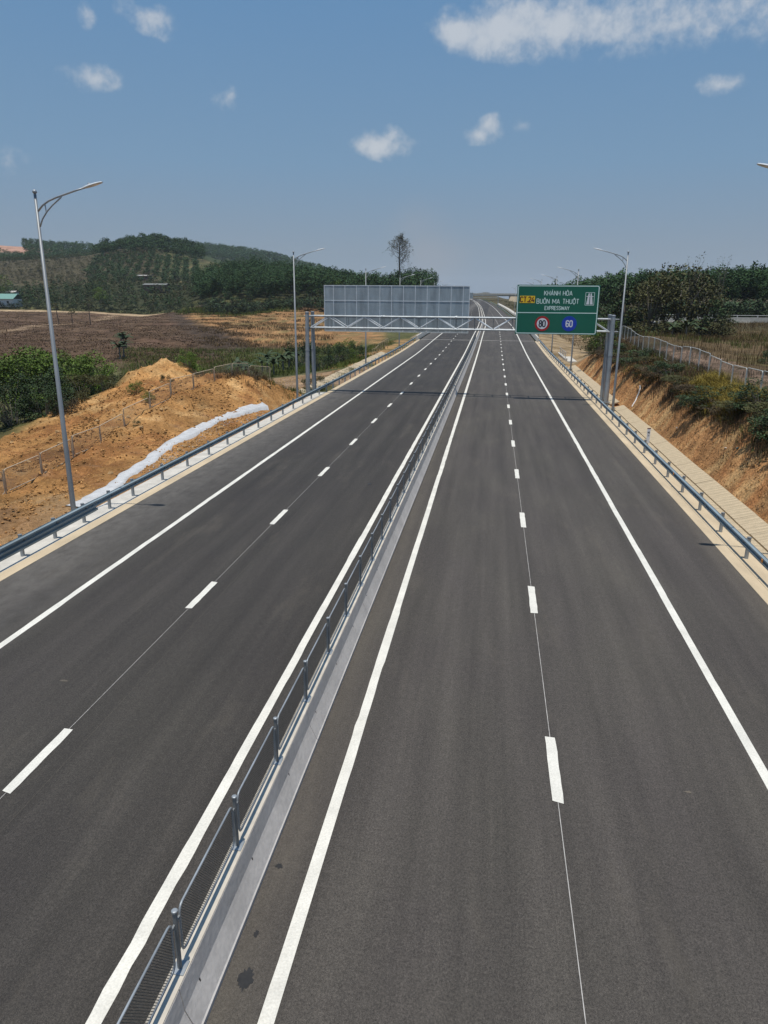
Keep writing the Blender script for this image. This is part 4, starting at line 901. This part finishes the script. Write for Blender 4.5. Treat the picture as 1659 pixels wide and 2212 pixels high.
wood('scrub', 'low roadside brush beyond the short bridge', scatter(220, lambda: (lambda y, s: (float(xo(y))+s, y))(RNG.uniform(215, 640), RNG.choice([RNG.uniform(-34, -19), RNG.uniform(15, 32)]))), [crown_variant(98, 2.5, (1.8, 1.8, 1.4), 6, 60, .7, .6, -.9)], leaf_olive, .5, 1.1)

wood('scrub', 'dark brushwood along the foot of the right plantation', scatter(420, lambda: gpx(RNG.uniform(1185, 1760), RNG.uniform(204, 222))), [crown_variant(96+i, 5.0, (2.6, 2.6, 2.7), 8, 110, 1.0, .75, -.9) for i in range(3)], leaf_dark, .6, 1.2)
wood('scrub', 'tangled undergrowth at the foot of the right-hand thicket', scatter(260, lambda: gpx(RNG.uniform(1290, 1580), RNG.uniform(112, 132))), [crown_variant(99+i, 2.4, (1.5, 1.5, 1.3), 7, 160, .6, .3, -.9) for i in range(3)], leaf_olive, .6, 1.3)
wood('hill_wood', 'dark scattered trees below the bare far hill at the left edge', scatter(420, lambda: gpx(RNG.uniform(-90, 80), RNG.uniform(690, 900))), VH, leaf_hill, .4, .7)
# orchard rows: single trees
orm = []
for i in range(3):
    v, f = crown_variant(110+i, 4.6, (2.3, 2.3, 2.3), 11, 240, 1.15, .75, -.9); orm.append(np_mesh('orchard_tree', v, f, leaf_orchard))
cnt = 0
for r_ in range(-2, 17):
    for j in range(17):
        Y = 514+j*7.4+rnd.uniform(-.8, .8); X0 = gpx(178, 514)[0]+r_*8.0-(Y-514)*.40+rnd.uniform(-.5, .5)
        d = np.array([X0, Y, 30])-EYE; sxp = PCX+FPX*(d@RT)/(d@FW)
        if sxp > 440 or sxp < 178+(Y-514)*.25 or (292 < sxp < 336 and 514 < Y < 545) or rnd.random() < .04: continue
        o = link('orchard_tree', orm[rnd.randrange(3)], None, on_ground(X0, Y, -.2), rnd.uniform(0, 6.28), rnd.uniform(1.1, 1.45)); cnt += 1
        tag(o, 'round dark green orchard tree in the rows below the wooded hill', 'tree', 'orchard trees in rows on the hillside')
# hedge of coffee bushes along the field's far edge
cfm = []
for i in range(3):
    v, f = crown_variant(130+i, 3.6, (2.6, 2.0, 1.9), 9, 200, .9, .55, -.95); cfm.append(np_mesh('coffee_bush', v, f, leaf_hedge))
for k in range(62):
    px = -20+k*7.3; x, y = gpx(px+rnd.uniform(-2, 2), 367+rnd.uniform(-1.5, 2.5)+(px > 350)*(px-350)*-.45)
    tag(link('coffee_bush', cfm[k % 3], None, on_ground(x, y, -.3), rnd.uniform(0, 6), rnd.uniform(.8, 1.25)), 'dark green bush in the hedge along the far edge of the brown field', 'bush', 'hedge bushes behind the brown field')

# single trees of the middle distance
T1 = tree_proto(201, 9, (3.2, 3.2, 3.6), 4.2, .16, 14, 900, 1.15, .42, leaf_dark, bark)
T2 = tree_proto(202, 13, (5.0, 5.0, 5.4), 5, .22, 20, 1400, 1.5, .5, leaf_bright, bark)
T3 = tree_proto(203, 9, (3.8, 3.8, 4.2), 2.5, .18, 18, 1300, 1.25, .36, leaf_olive, bark_pale)
T4 = tree_proto(204, 8, (2.2, 2.2, 3.4), 2.5, .14, 12, 700, .95, .42, leaf_dark, bark)
for px, Y, s, pr, lab in ((215, 372, .95, T2, 'bright green round tree at the far edge of the brown field'), (386, 470, 1.45, T1, 'tall dark tree standing in front of the orchard rows'), (262, 505, .95, T4, 'narrow dark tree beside the hut in the orchard'),
                          (408, 480, 1.0, T4, 'dark conical tree just right of the tall orchard-front tree'), (20, 378, 1.2, T1, 'dark tree over the green-roofed house at the left edge'), (0, 385, 1.35, T2, 'tall green tree behind the green-roofed house'),
                          (500, 318, 1.0, T1, 'dark round tree at the foot of the left plantation'), (535, 330, 1.1, T4, 'dark slim tree at the foot of the left plantation'), (405, 300, .45, T1, 'low dark round bush on the burnt corner of the field'), (312, 400, .8, T1, 'dark tree above the hedge right of the bright green one'),
                          (440, 372, .8, T3, 'dry olive tree left of the plantation edge'), (140, 395, .8, T3, 'dry olive tree behind the hedge left of the bright green tree'), (730, 335, 1.0, T2, 'pale feathery tree at the plantation edge above the big sign')):
    x, y = gpx(px, Y); put_tree('tree', pr, x, y, s, lab)
for px, Y, H, lab in ((117, 268, 7.5, 'leaning bare-trunked tree in the brown field beside the lamp pole'), (189, 262, 8.5, 'thin straight tree in the brown field, right of two'), (150, 275, 5.0, 'small wispy tree in the brown field between two thin trees')):
    x, y = gpx(px, Y); rng = np.random.default_rng(px); P, C = cloud(8, 260, (1.9, 1.9, 1.5), .7, rng); P[:, 2] += H-.8; C[:, 2] += H-.8; V, F = leaves(P, .35, rng)
    t = thing('tree', lab, 'tree', on_ground(x, y)); link('crown', np_mesh('crown', V, F, leaf_olive), t); mb = MB().tube([(.8 if px == 117 else 0, 0, -.3), (.3 if px == 117 else 0, 0, H*.5), (0, 0, H-.5)], [.2, .17, .08], 6)
    for c in C[:5]: mb.tube([(0, 0, H*.8), tuple(c)], [.07, .02], 4)
    mb.build('trunk', bark, t)

# the lone emergent tree
def lone():
    x, y = gpx(862, 372); t = thing('emergent_tree', 'lone tall thin-leaved tree rising above the plantation', 'tree', on_ground(x, y)); rng = np.random.default_rng(5)
    zb = t.location.z; top = 8.52+(644-514)*372/FPX*1.0-zb; mb = MB(); P = []
    mb.tube([(0, 0, -.5), (.1, 0, top*.45), (-.2, .2, top*.62), (0, 0, top*.80), (.3, 0, top*.97)], [.5, .42, .32, .2, .05], 7)
    def branch(p, d, L_, r, lv):
        pts = [p]; q = p.copy(); dd = d.copy()
        for i in range(3):
            dd = dd+rng.normal(size=3)*.12+np.array([0, 0, .10]); dd /= np.linalg.norm(dd); q = q+dd*L_/3; pts.append(q.copy())
        mb.tube([tuple(a) for a in pts], [r, r*.75, r*.5, r*.25], 4)
        if lv:
            for _ in range(4):
                i = rng.integers(1, 4); e = dd+rng.normal(size=3)*.75; e /= np.linalg.norm(e); branch(pts[i], e, L_*.55, r*.5, lv-1)
        else:
            n = rng.integers(4, 9); P.extend(q+rng.normal(size=(n, 3))*.42)
    for k in range(26):
        z = top*rng.uniform(.45, .90); a = rng.uniform(0, 6.28); d = np.array([math.cos(a), math.sin(a), rng.uniform(.2, .9)]); d /= np.linalg.norm(d)
        w = np.interp(z/top, [.45, .58, .74, .90], [3.4, 5.4, 4.4, 2.0]); branch(np.array([0, 0, z]), d, w, .13, 2)
    mb.build('trunk', bark, t); V, F = leaves(np.array(P), .46, rng); link('crown', np_mesh('crown', V, F, leaf_olive), t)
lone()

# banana plants
def banana(seed):
    rng = np.random.default_rng(seed); st = MB().tube([(0, 0, -.2), (.05, 0, 1.2), (0, .05, 2.2)], [.15, .13, .09], 7).mesh('stem', bark_pale); lf_ = []
    for k in range(3):
        L_ = 2.3+.3*k; vs = []; n = 8
        for i in range(n+1):
            u = i/n; w = .30*math.sin(math.pi*min(1, u*.93+.05))**.6; x = L_*u*.72; z = 1.15*u-1.55*u*u+.5*u; sag = .10
            vs += [(x, -w, z-sag), (x, 0, z), (x, w, z-sag)]
        lf_.append(MB().add(vs, [q for i in range(n) for q in ((3*i, 3*i+1, 3*i+4, 3*i+3), (3*i+1, 3*i+2, 3*i+5, 3*i+4))]).mesh('leaf', leaf_banana, True))
    return st, lf_
BN = [banana(1), banana(2)]
def put_banana(px, Y, s, lab, group):
    x, y = gpx(px, Y); t = thing('banana_plant', lab, 'banana plant', on_ground(x, y), group, rnd.uniform(0, 6)); t.scale = (s, s, s); st, lf_ = BN[rnd.randrange(2)]; link('stem', st, t)
    for k in range(9):
        o = link('leaf', lf_[k % 3], t, (0, 0, 2.05+.02*k), k*2.4+rnd.uniform(-.3, .3)); o.rotation_euler = (0, rnd.uniform(-.75, .25), o.rotation_euler[2])
for px, Y in ((560, 104), (572, 108), (585, 101), (596, 112), (607, 106), (620, 110), (505, 92), (518, 88), (530, 95), (640, 118), (655, 122)): put_banana(px, Y, rnd.uniform(.6, .95), 'banana plant in the hollow behind the end of the left fence', 'banana plants behind the left fence')
for px, Y in ((1462, 112), (1478, 115), (1492, 110), (1505, 117), (1520, 113), (1540, 118), (1415, 114), (1430, 117), (1397, 112)): put_banana(px, Y, rnd.uniform(.6, .95), 'banana plant in front of the dry thicket on the right', 'banana plants by the right thicket')
for px, Y in ((258, 150), (263, 152), (252, 156), (247, 128), (255, 131)): put_banana(px, Y, 1.0, 'withered banana clump standing alone in the brown field', 'withered bananas in the field')
put_banana(15, 66, 1.2, 'banana plant at the left picture edge above the big bushes', None)

# thicket on the right: dry olive trees and a dark mass
for i, (px, Y, s, pr, lab) in enumerate(((1330, 122, 1.15, T1, 'dark tree at the left end of the right-hand thicket'), (1352, 118, 1.2, T4, 'dark tall tree behind the second lamp on the right'), (1302, 130, .9, T1, 'dark low tree peeping past the green sign'), (1380, 121, 1.1, T3, 'dry olive tree right of the dark trees in the thicket'),
                                         (1412, 118, 1.15, T3, 'dry olive tree left of centre in the right-hand thicket'), (1440, 122, 1.25, T3, 'dry olive tree in the centre of the right-hand thicket'), (1470, 119, 1.3, T3, 'tallest dry olive tree in the right-hand thicket'), (1500, 124, 1.15, T3, 'dry olive tree right of the tallest in the thicket'),
                                         (1528, 121, .95, T3, 'dry olive tree near the right end of the thicket'), (1548, 118, .75, T4, 'dark green small tree at the right end of the thicket'), (1395, 130, 1.2, T3, 'dry olive tree at the back of the right-hand thicket'), (1572, 124, .55, T1, 'low dark bush closing the thicket near the side road'))):
    x, y = gpx(px, Y); put_tree('tree', pr, x, y, s, lab, sink=.3)
def wisp(px, Y, H, lab):
    x, y = gpx(px, Y); t = thing('bamboo', lab, 'bamboo', on_ground(x, y)); rng = np.random.default_rng(px); mb = MB(); P = []
    for k in range(9):
        a = rng.uniform(0, 6.28); l = rng.uniform(.6, 2.2); h = H*rng.uniform(.8, 1.05); pts = [(rng.normal()*.3, rng.normal()*.3, 0)]
        for u in (.4, .7, .9, 1.0): pts.append((math.cos(a)*l*u**2.5, math.sin(a)*l*u**2.5, h*u-(.5 if u == 1 else 0)))
        mb.tube(pts, [.05, .045, .03, .02, .01], 4)
        for u in rng.uniform(.55, 1, 40): P.append(np.array([math.cos(a)*l*u**2.5, math.sin(a)*l*u**2.5, h*u])+rng.normal(size=3)*.35)
    mb.build('culms', bark_pale, t); V, F = leaves(np.array(P), .34, rng, .2, .3); link('crown', np_mesh('crown', V, F, leaf_olive), t)
wisp(1492, 120, 12.3, 'tall wispy bamboo standing above the right-hand thicket'); wisp(1425, 119, 10.5, 'wispy bamboo in the left part of the thicket'); wisp(1555, 200, 15.8, 'thin bamboo tip showing above the plantation skyline')

# near shrubs on the left
def shrub_mesh(seed, r, k, n, cr, size, m, up=.5):
    rng = np.random.default_rng(seed); P, C = cloud(k, n, r, cr, rng, -.75); P[:, 2] = np.maximum(P[:, 2]+r[2]*.75, .02); C = C+np.array([0, 0, r[2]*.75]); V, F = leaves(P, size, rng, up)
    mb = MB()
    for c in C: mb.tube([(c[0]*.15, c[1]*.15, -.2), tuple(c*np.array([.5, .5, .6])), tuple(c)], [.035, .025, .008], 4)
    return np_mesh('foliage', V, F, m), mb.mesh('stems', bark_pale)
SB = [shrub_mesh(301, (2.6, 2.4, 2.6), 26, 5200, .75, .17, leaf_bright), shrub_mesh(302, (2.2, 2.2, 2.4), 22, 4200, .7, .17, leaf_dark), shrub_mesh(303, (2.0, 2.0, 1.7), 20, 3000, .6, .15, leaf_olive), shrub_mesh(304, (1.8, 1.8, 1.5), 18, 2200, .6, .14, leaf_brown)]
def shrub(x, y, s, i, lab, group=None, sz=1.0):
    if 12 < x < 15 and y > 40 and y < 90: sz = .42; s *= 1.15
    elif 12 < x < 15 and y <= 40: sz = .62
    t = thing('shrub', lab, 'shrub', on_ground(x, y, -.15), group, rnd.uniform(0, 6.28)); t.scale = (s, s, s*sz); link('foliage', SB[i][0], t); link('stems', SB[i][1], t)
for px, Y, s, i, lab in ((10, 53, 1.25, 0, 'big bright green shrub at the left picture edge'), (62, 55, 1.15, 0, 'bright green shrub behind the near lamp pole, left of it'), (100, 51, .9, 1, 'dark shrub at the foot of the near lamp view'), (-10, 47, 1.0, 1, 'dark shrub below the bright one at the left edge'),
                         (140, 59, 1.0, 0, 'bright green shrub just right of the near lamp pole'), (178, 61, .95, 0, 'rounded green shrub left of the earth heap'), (150, 54, .8, 2, 'dry twiggy shrub spilling onto the earth bank'), (205, 58, .55, 2, 'small dry shrub at the foot of the earth heap'),
                         (60, 48, .7, 1, 'low dark shrub overhanging the raw earth'), (232, 66, .75, 2, 'olive shrub behind the earth heap'), (118, 48.5, .6, 3, 'brown withered shrub beside the near lamp pole'), (40, 62, 1.3, 0, 'tall light green shrub at the back of the left thicket'), (195, 70, .9, 1, 'dark shrub behind the rounded green one'), (95, 64, 1.2, 0, 'light green shrub top behind the near lamp pole'),
                         (390, 72, .75, 0, 'bright green shrub on the bank behind the earth heap'), (365, 74, .6, 2, 'olive shrub on the bank left of the bright one'), (640, 112, 1.2, 1, 'dark shrub by the banana plants'), (690, 100, 1.0, 1, 'dark shrub right of the left gantry posts'), (720, 110, .9, 1, 'dark shrub under the big grey sign'), (745, 118, .9, 0, 'green shrub under the big grey sign'), (770, 122, .8, 1, 'small dark shrub under the right half of the grey sign'),
                         (662, 70, .5, 2, 'low weedy shrub between the left gantry posts'), (690, 74, .45, 2, 'low weedy shrub behind the left gantry posts')):
    x, y = gpx(px, Y); shrub(x, y, s, i, lab)
for px, Y, s_, i, lab in ((277, 52, .26, 0, 'small green sapling on the earth bank left of the heap'), (300, 47, .20, 0, 'low green weed beside the tan fence'), (345, 56, .22, 1, 'dark weed clump above the tan fence'), (420, 56, .18, 1, 'tiny dark weed below the far fence panels'), (395, 62, .4, 0, 'green shrublet on the right shoulder of the heap'), (430, 64, .32, 2, 'olive weed patch behind the heap'), (270, 42, .16, 2, 'dry weed at a fence post on the bank'), (535, 58, .45, 3, 'brown dry brush at the end of the left bank'), (505, 57, .35, 3, 'low brown brush on top of the left bank')):
    x, y = gpx(px, Y); shrub(x, y, s_, i, lab)
# shrubs hanging over the crest of the right-hand cut
for x, y, s, i, lab in ((14.2, 31.5, .75, 2, 'dark shrub at the right picture edge on the cut'), (13.6, 34.2, .80, 1, 'big dark green bush hanging down the right-hand cut'), (13.5, 36.8, .80, 2, 'olive bush hanging down the cut beside the dark one'), (14.0, 39.6, .72, 1, 'rounded dark bush at the crest of the cut'), (13.2, 33.0, .60, 2, 'olive bush low on the cut at the picture edge'), (13.0, 30.3, .55, 3, 'brown withered bush low on the cut at the right edge'),
                        (13.4, 44.0, .6, 3, 'brown twiggy bush below the golden grass'), (13.2, 47.6, .6, 2, 'olive bush on the middle of the cut'), (13.7, 51.0, .6, 3, 'brown bush right of the lamp beyond the golden grass'), (13.4, 54.6, .6, 2, 'olive bush on the cut right of the gantry lamp'), (13.8, 58.5, .65, 3, 'brown bush on the crest just right of the gantry'), (13.5, 63, .6, 3, 'brown bush on the cut behind the gantry posts'), (13.9, 68, .6, 2, 'olive bush on the crest behind the gantry posts'),
                        (13.6, 75, .7, 3, 'brown bush on the cut left of the gantry posts'), (13.3, 84, .8, 3, 'brown bush on the far part of the cut'), (13.2, 92, .95, 0, 'dark green bush at the far end of the cut under the green sign'), (14.6, 95, .8, 1, 'dark bush at the very end of the cut'), (25.5, 57, .6, 1, 'small dark bush in the dry field behind the right fence'), (26, 52, .75, 1, 'dark bush at the right edge behind the fence'), (22, 63, .35, 1, 'tiny dark bush in the dry grass behind the fence')):
    shrub(x, y, s, i, lab)

crest = ['at the foot of the golden grass', 'beside the golden grass, towards the gantry', 'half way between golden grass and gantry', 'a little nearer than the gantry lamp', 'level with the gantry lamp', 'between lamp and gantry posts', 'right behind the gantry posts', 'past the gantry posts', 'two bushes past the gantry posts', 'on the far half of the cut', 'near the far end of the cut']
for k, w in enumerate(crest):
    y = 41.5+4.1*k; shrub(13.35+.5*((k*7) % 3)/2, y+rnd.uniform(-.6, .6), rnd.uniform(.62, .85), (2, 1, 3)[k % 3], f'{("dry olive", "dark", "withered brown")[k % 3]} bush on the crest of the cut, {w}')
# grasses and weeds: uncountable
def field(name, label, P, h, w, m, **k):
    P = np.array(P); P = np.c_[P, hg(P)-.03]; V, F = blades(P, h, w, RNG, **k); return tag(link(name, np_mesh(name, V, F, m)), label, 'grass', None, 'stuff')
def tufts(n, fn, per, spread):
    C = np.array(scatter(n, fn)); return np.repeat(C, per, 0)+RNG.normal(size=(n*per, 2))*spread
field('dry_grass', 'tall dry tan grass in the field behind the right fence', tufts(6800, lambda: (lambda x, y: (x, y) if x < 75 or y > 110 else None)(RNG.uniform(16.5, 120), RNG.uniform(30, 200)), 9, .35), .75, .03, grass_dry)
field('green_grass', 'greenish patches in the dry field behind the right fence', tufts(1100, lambda: (lambda p: p if fbm(np.array([p[0]*.08]), np.array([p[1]*.08]), 33)[0] > .03 else None)((RNG.uniform(17, 70), RNG.uniform(38, 122))), 9, .4), .6, .035, grass_green)
field('golden_grass', 'golden green grass on the crest of the cut', tufts(420, lambda: (RNG.uniform(13.2, 15.2), RNG.uniform(41, 52)), 26, .22), .75, .022, grass_gold, lean=.9, droop=.6)
field('golden_grass', 'golden grass at the right picture edge below the fence', tufts(160, lambda: (RNG.uniform(13.8, 15.4), RNG.uniform(29, 36)), 26, .22), .7, .022, grass_gold, lean=.9, droop=.6)
field('brown_weeds', 'brown weeds along the crest and face of the right-hand cut', tufts(900, lambda: (RNG.uniform(12.4, 15.4), RNG.uniform(30, 98)), 18, .25), .6, .022, grass_brown, lean=.8, droop=.5)
field('green_grass', 'thin green grass between the weeds on the right-hand cut', tufts(380, lambda: (RNG.uniform(12.8, 15.2), RNG.uniform(32, 90)), 18, .22), .5, .02, grass_green, lean=.8, droop=.5)
field('brown_weeds', 'reddish brown weeds covering the field on the left', tufts(6500, lambda: gpx(RNG.uniform(-40, 540), RNG.uniform(122, 356)), 6, .6), .34, .16, grass_brown, lean=2.2, droop=.5)
field('green_grass', 'green grass in the hollow left of the road', tufts(2600, lambda: (lambda q: q if q[0] < -19.5 and not (q[1] < 97 and q[0] > -30) else None)(gpx(RNG.uniform(250, 860), RNG.uniform(74, 150))), 10, .5), .7, .05, grass_green)
field('green_grass', 'green grass strip above the stepped bank', tufts(900, lambda: gpx(RNG.uniform(380, 640), RNG.uniform(300, 330)), 8, .8), 1.2, .16, grass_green)
field('dry_grass', 'tufts of dry grass on the stepped ochre bank', tufts(1500, lambda: gpx(RNG.uniform(430, 720), RNG.uniform(150, 305)), 8, .5), .7, .09, grass_dry)
field('dry_grass', 'dry grass trailing over the edge of the left earth bank', tufts(120, lambda: (RNG.uniform(-23, -18.5), RNG.uniform(55, 64)), 20, .2), .5, .02, grass_dry)
field('green_grass', 'weeds along the concrete ditch on the left', tufts(130, lambda: (RNG.uniform(-18.6, -16.2), RNG.uniform(58, 90)), 18, .2), .5, .02, grass_green)
field('brown_weeds', 'litter of dead weeds at the foot of the right-hand cut', tufts(420, lambda: (RNG.uniform(11.3, 12.1), RNG.uniform(20, 98)), 10, .15), .16, .02, grass_brown, lean=1.5, droop=.8)
field('dry_litter', 'dead leaves and twigs between right guardrail and ditch', tufts(300, lambda: (RNG.uniform(9.5, 10.1), RNG.uniform(18, 98)), 6, .1), .06, .03, grass_brown, lean=2, droop=.9)

# loose clods and stones on the raw earth
def stones(name, label, P, smin, smax, m):
    P = np.array(P); n = len(P); z = hg(P); oc = np.array([(1, 0, 0), (0, 1, 0), (-1, 0, 0), (0, -1, 0), (0, 0, .8), (0, 0, -.6)], float); s = smin+(smax-smin)*RNG.uniform(0, 1, n)**3
    V = oc[None]*(s[:, None, None])*RNG.uniform(.6, 1.35, (n, 6, 1))+RNG.normal(size=(n, 6, 3))*(s[:, None, None]*.18); V[:, :, 0] += P[:, None, 0]; V[:, :, 1] += P[:, None, 1]; V[:, :, 2] += z[:, None]+s[:, None]*.2
    f = np.array([(0, 1, 4), (1, 2, 4), (2, 3, 4), (3, 0, 4), (1, 0, 5), (2, 1, 5), (3, 2, 5), (0, 3, 5)]); F = (f[None]+6*np.arange(n)[:, None, None]).reshape(-1, 3)
    return tag(link(name, np_mesh(name, V.reshape(-1, 3), F, m)), label, 'soil', None, 'stuff')
_sx, _sy = RNG.uniform(-33, -16.3, 90000), RNG.uniform(14, 64, 90000)
_ok = (soil_left(_sx, _sy) > .5) & (RNG.uniform(size=90000) < .25+.75*(fbm(_sx*.35, _sy*.35, 77) > .02)); LSOIL = np.stack([_sx, _sy], 1)[_ok]
_cl = LSOIL[fbm(LSOIL[:, 0]*.5, LSOIL[:, 1]*.28, 78) > .09]
stones('soil_clods', 'loose ochre clods and gravel on the left earth bank', np.concatenate([LSOIL[:17000], _cl[:9000]]), .02, .10, clod)
stones('soil_clods', 'bands of coarse broken clods on the left earth bank', _cl[9000:12500], .04, .16, clod)
stones('soil_clods', 'loose ochre grit on the right-hand cut', scatter(5000, lambda: (RNG.uniform(11.3, 13.6), RNG.uniform(18, 100))), .015, .07, clod)
stones('gravel', 'pale reddish gravel beyond the left gantry posts', scatter(2500, lambda: (RNG.uniform(-29, -17.5), RNG.uniform(70, 92))), .03, .12, rockm)
stones('gravel', 'white mortar crumbs beside the mortar strip', scatter(500, lambda: (lambda t: (np.interp(t, [27, 33, 40, 46, 53], [-16.9, -17.2, -17.7, -17.8, -16.8])+RNG.normal()*.25, t))(RNG.uniform(27, 53))), .02, .06, mortar)
rkm = []
for i in range(4):
    rng = np.random.default_rng(400+i); vs = []; fs = []; nr, nc = 5, 8
    for a in range(nr):
        for b in range(nc):
            th = math.pi*(a+.5)/nr; ph = 2*math.pi*b/nc; q = 1+rng.uniform(-.25, .2); vs.append((q*math.sin(th)*math.cos(ph), q*.8*math.sin(th)*math.sin(ph), q*.65*math.cos(th)))
    for a in range(nr-1):
        for b in range(nc): fs.append((a*nc+b, (a+1)*nc+b, (a+1)*nc+(b+1) % nc, a*nc+(b+1) % nc))
    fs += [tuple(range(nc)), tuple((nr-1)*nc+b for b in range(nc-1, -1, -1))]; rkm.append(MB().add(vs, fs).mesh('rock', rockm))
for k in range(46):
    x, y = LSOIL[-1-k]
    o = link('rock', rkm[k % 4], None, on_ground(x, y, .05), rnd.uniform(0, 6), rnd.uniform(.09, .2)); tag(o, 'loose ochre rock lying on the raw earth bank on the left', 'rock', 'loose rocks on the left earth bank')

# far small buildings
def house(name, label, px, Y, w, d, h, rh, m_wall, m_roof, dz=0, rz=0.0):
    x, y = gpx(px, Y); t = thing(name, label, 'house', on_ground(x, y, dz), None, rz); MB().box(-w/2, w/2, -d/2, d/2, -1, h).build('wall', m_wall, t); o = .6
    MB().add([(-w/2-o, -d/2-o, h-.1), (w/2+o, -d/2-o, h-.1), (w/2+o, 0, h+rh), (-w/2-o, 0, h+rh), (-w/2-o, d/2+o, h-.1), (w/2+o, d/2+o, h-.1), (-w/2-o, -d/2-o, h), (w/2+o, -d/2-o, h), (w/2+o, 0, h+rh+.1), (-w/2-o, 0, h+rh+.1), (-w/2-o, d/2+o, h), (w/2+o, d/2+o, h)],
             [(0, 1, 2, 3), (3, 2, 5, 4), (6, 7, 8, 9), (9, 8, 11, 10), (0, 6, 7, 1), (4, 5, 11, 10), (0, 3, 9, 6), (3, 4, 10, 9), (1, 7, 8, 2), (2, 8, 11, 5)]).build('roof', m_roof, t)
    dr_ = MB().box(-.5, .5, -d/2-.06, -d/2-.003, 0, 2.1).build('door', window_dark, t)
    for s in (-1, 1): MB().box(s*w*.3-.6, s*w*.3+.6, -d/2-.06, -d/2-.003, 1.0, 2.1).build('window', window_dark, t)
    return t
house('house', 'house with a sea-green sheet roof at the left picture edge', 8, 374, 16, 8, 3.2, 2.6, wall_white, roof_green, 1.5)
house('hut', 'open brown hut with a pale flat roof in the orchard', 315, 528, 10, 6, 3.0, .5, wall_brown, roof_white, .4)
house('shed', 'long low grey-roofed shed below the orchard hut', 340, 455, 15, 6, 3.2, .8, wall_brown, roof_grey, 1.6)
house('shed', 'white-roofed shed behind the green-roofed house', 28, 392, 5, 4, 3.5, .8, wall_white, roof_white, 3.5)

# ------------------------------------------------------------------ haze
HZ = True
if HZ:
    hm = bpy.data.materials.new('haze_air'); hm.use_nodes = True; nt = hm.node_tree; nt.nodes.clear(); ou = nt.nodes.new('ShaderNodeOutputMaterial'); pv = nt.nodes.new('ShaderNodeVolumePrincipled')
    pv.inputs['Color'].default_value = (.80, .88, 1.0, 1); pv.inputs['Density'].default_value = .00008; pv.inputs['Anisotropy'].default_value = 0.0; nt.links.new(pv.outputs[0], ou.inputs['Volume'])
    tag(MB().box(-3500, 3500, -120, 6900, -60, 190).build('haze', hm), 'thin blue-grey haze filling the air', None, None, 'stuff')
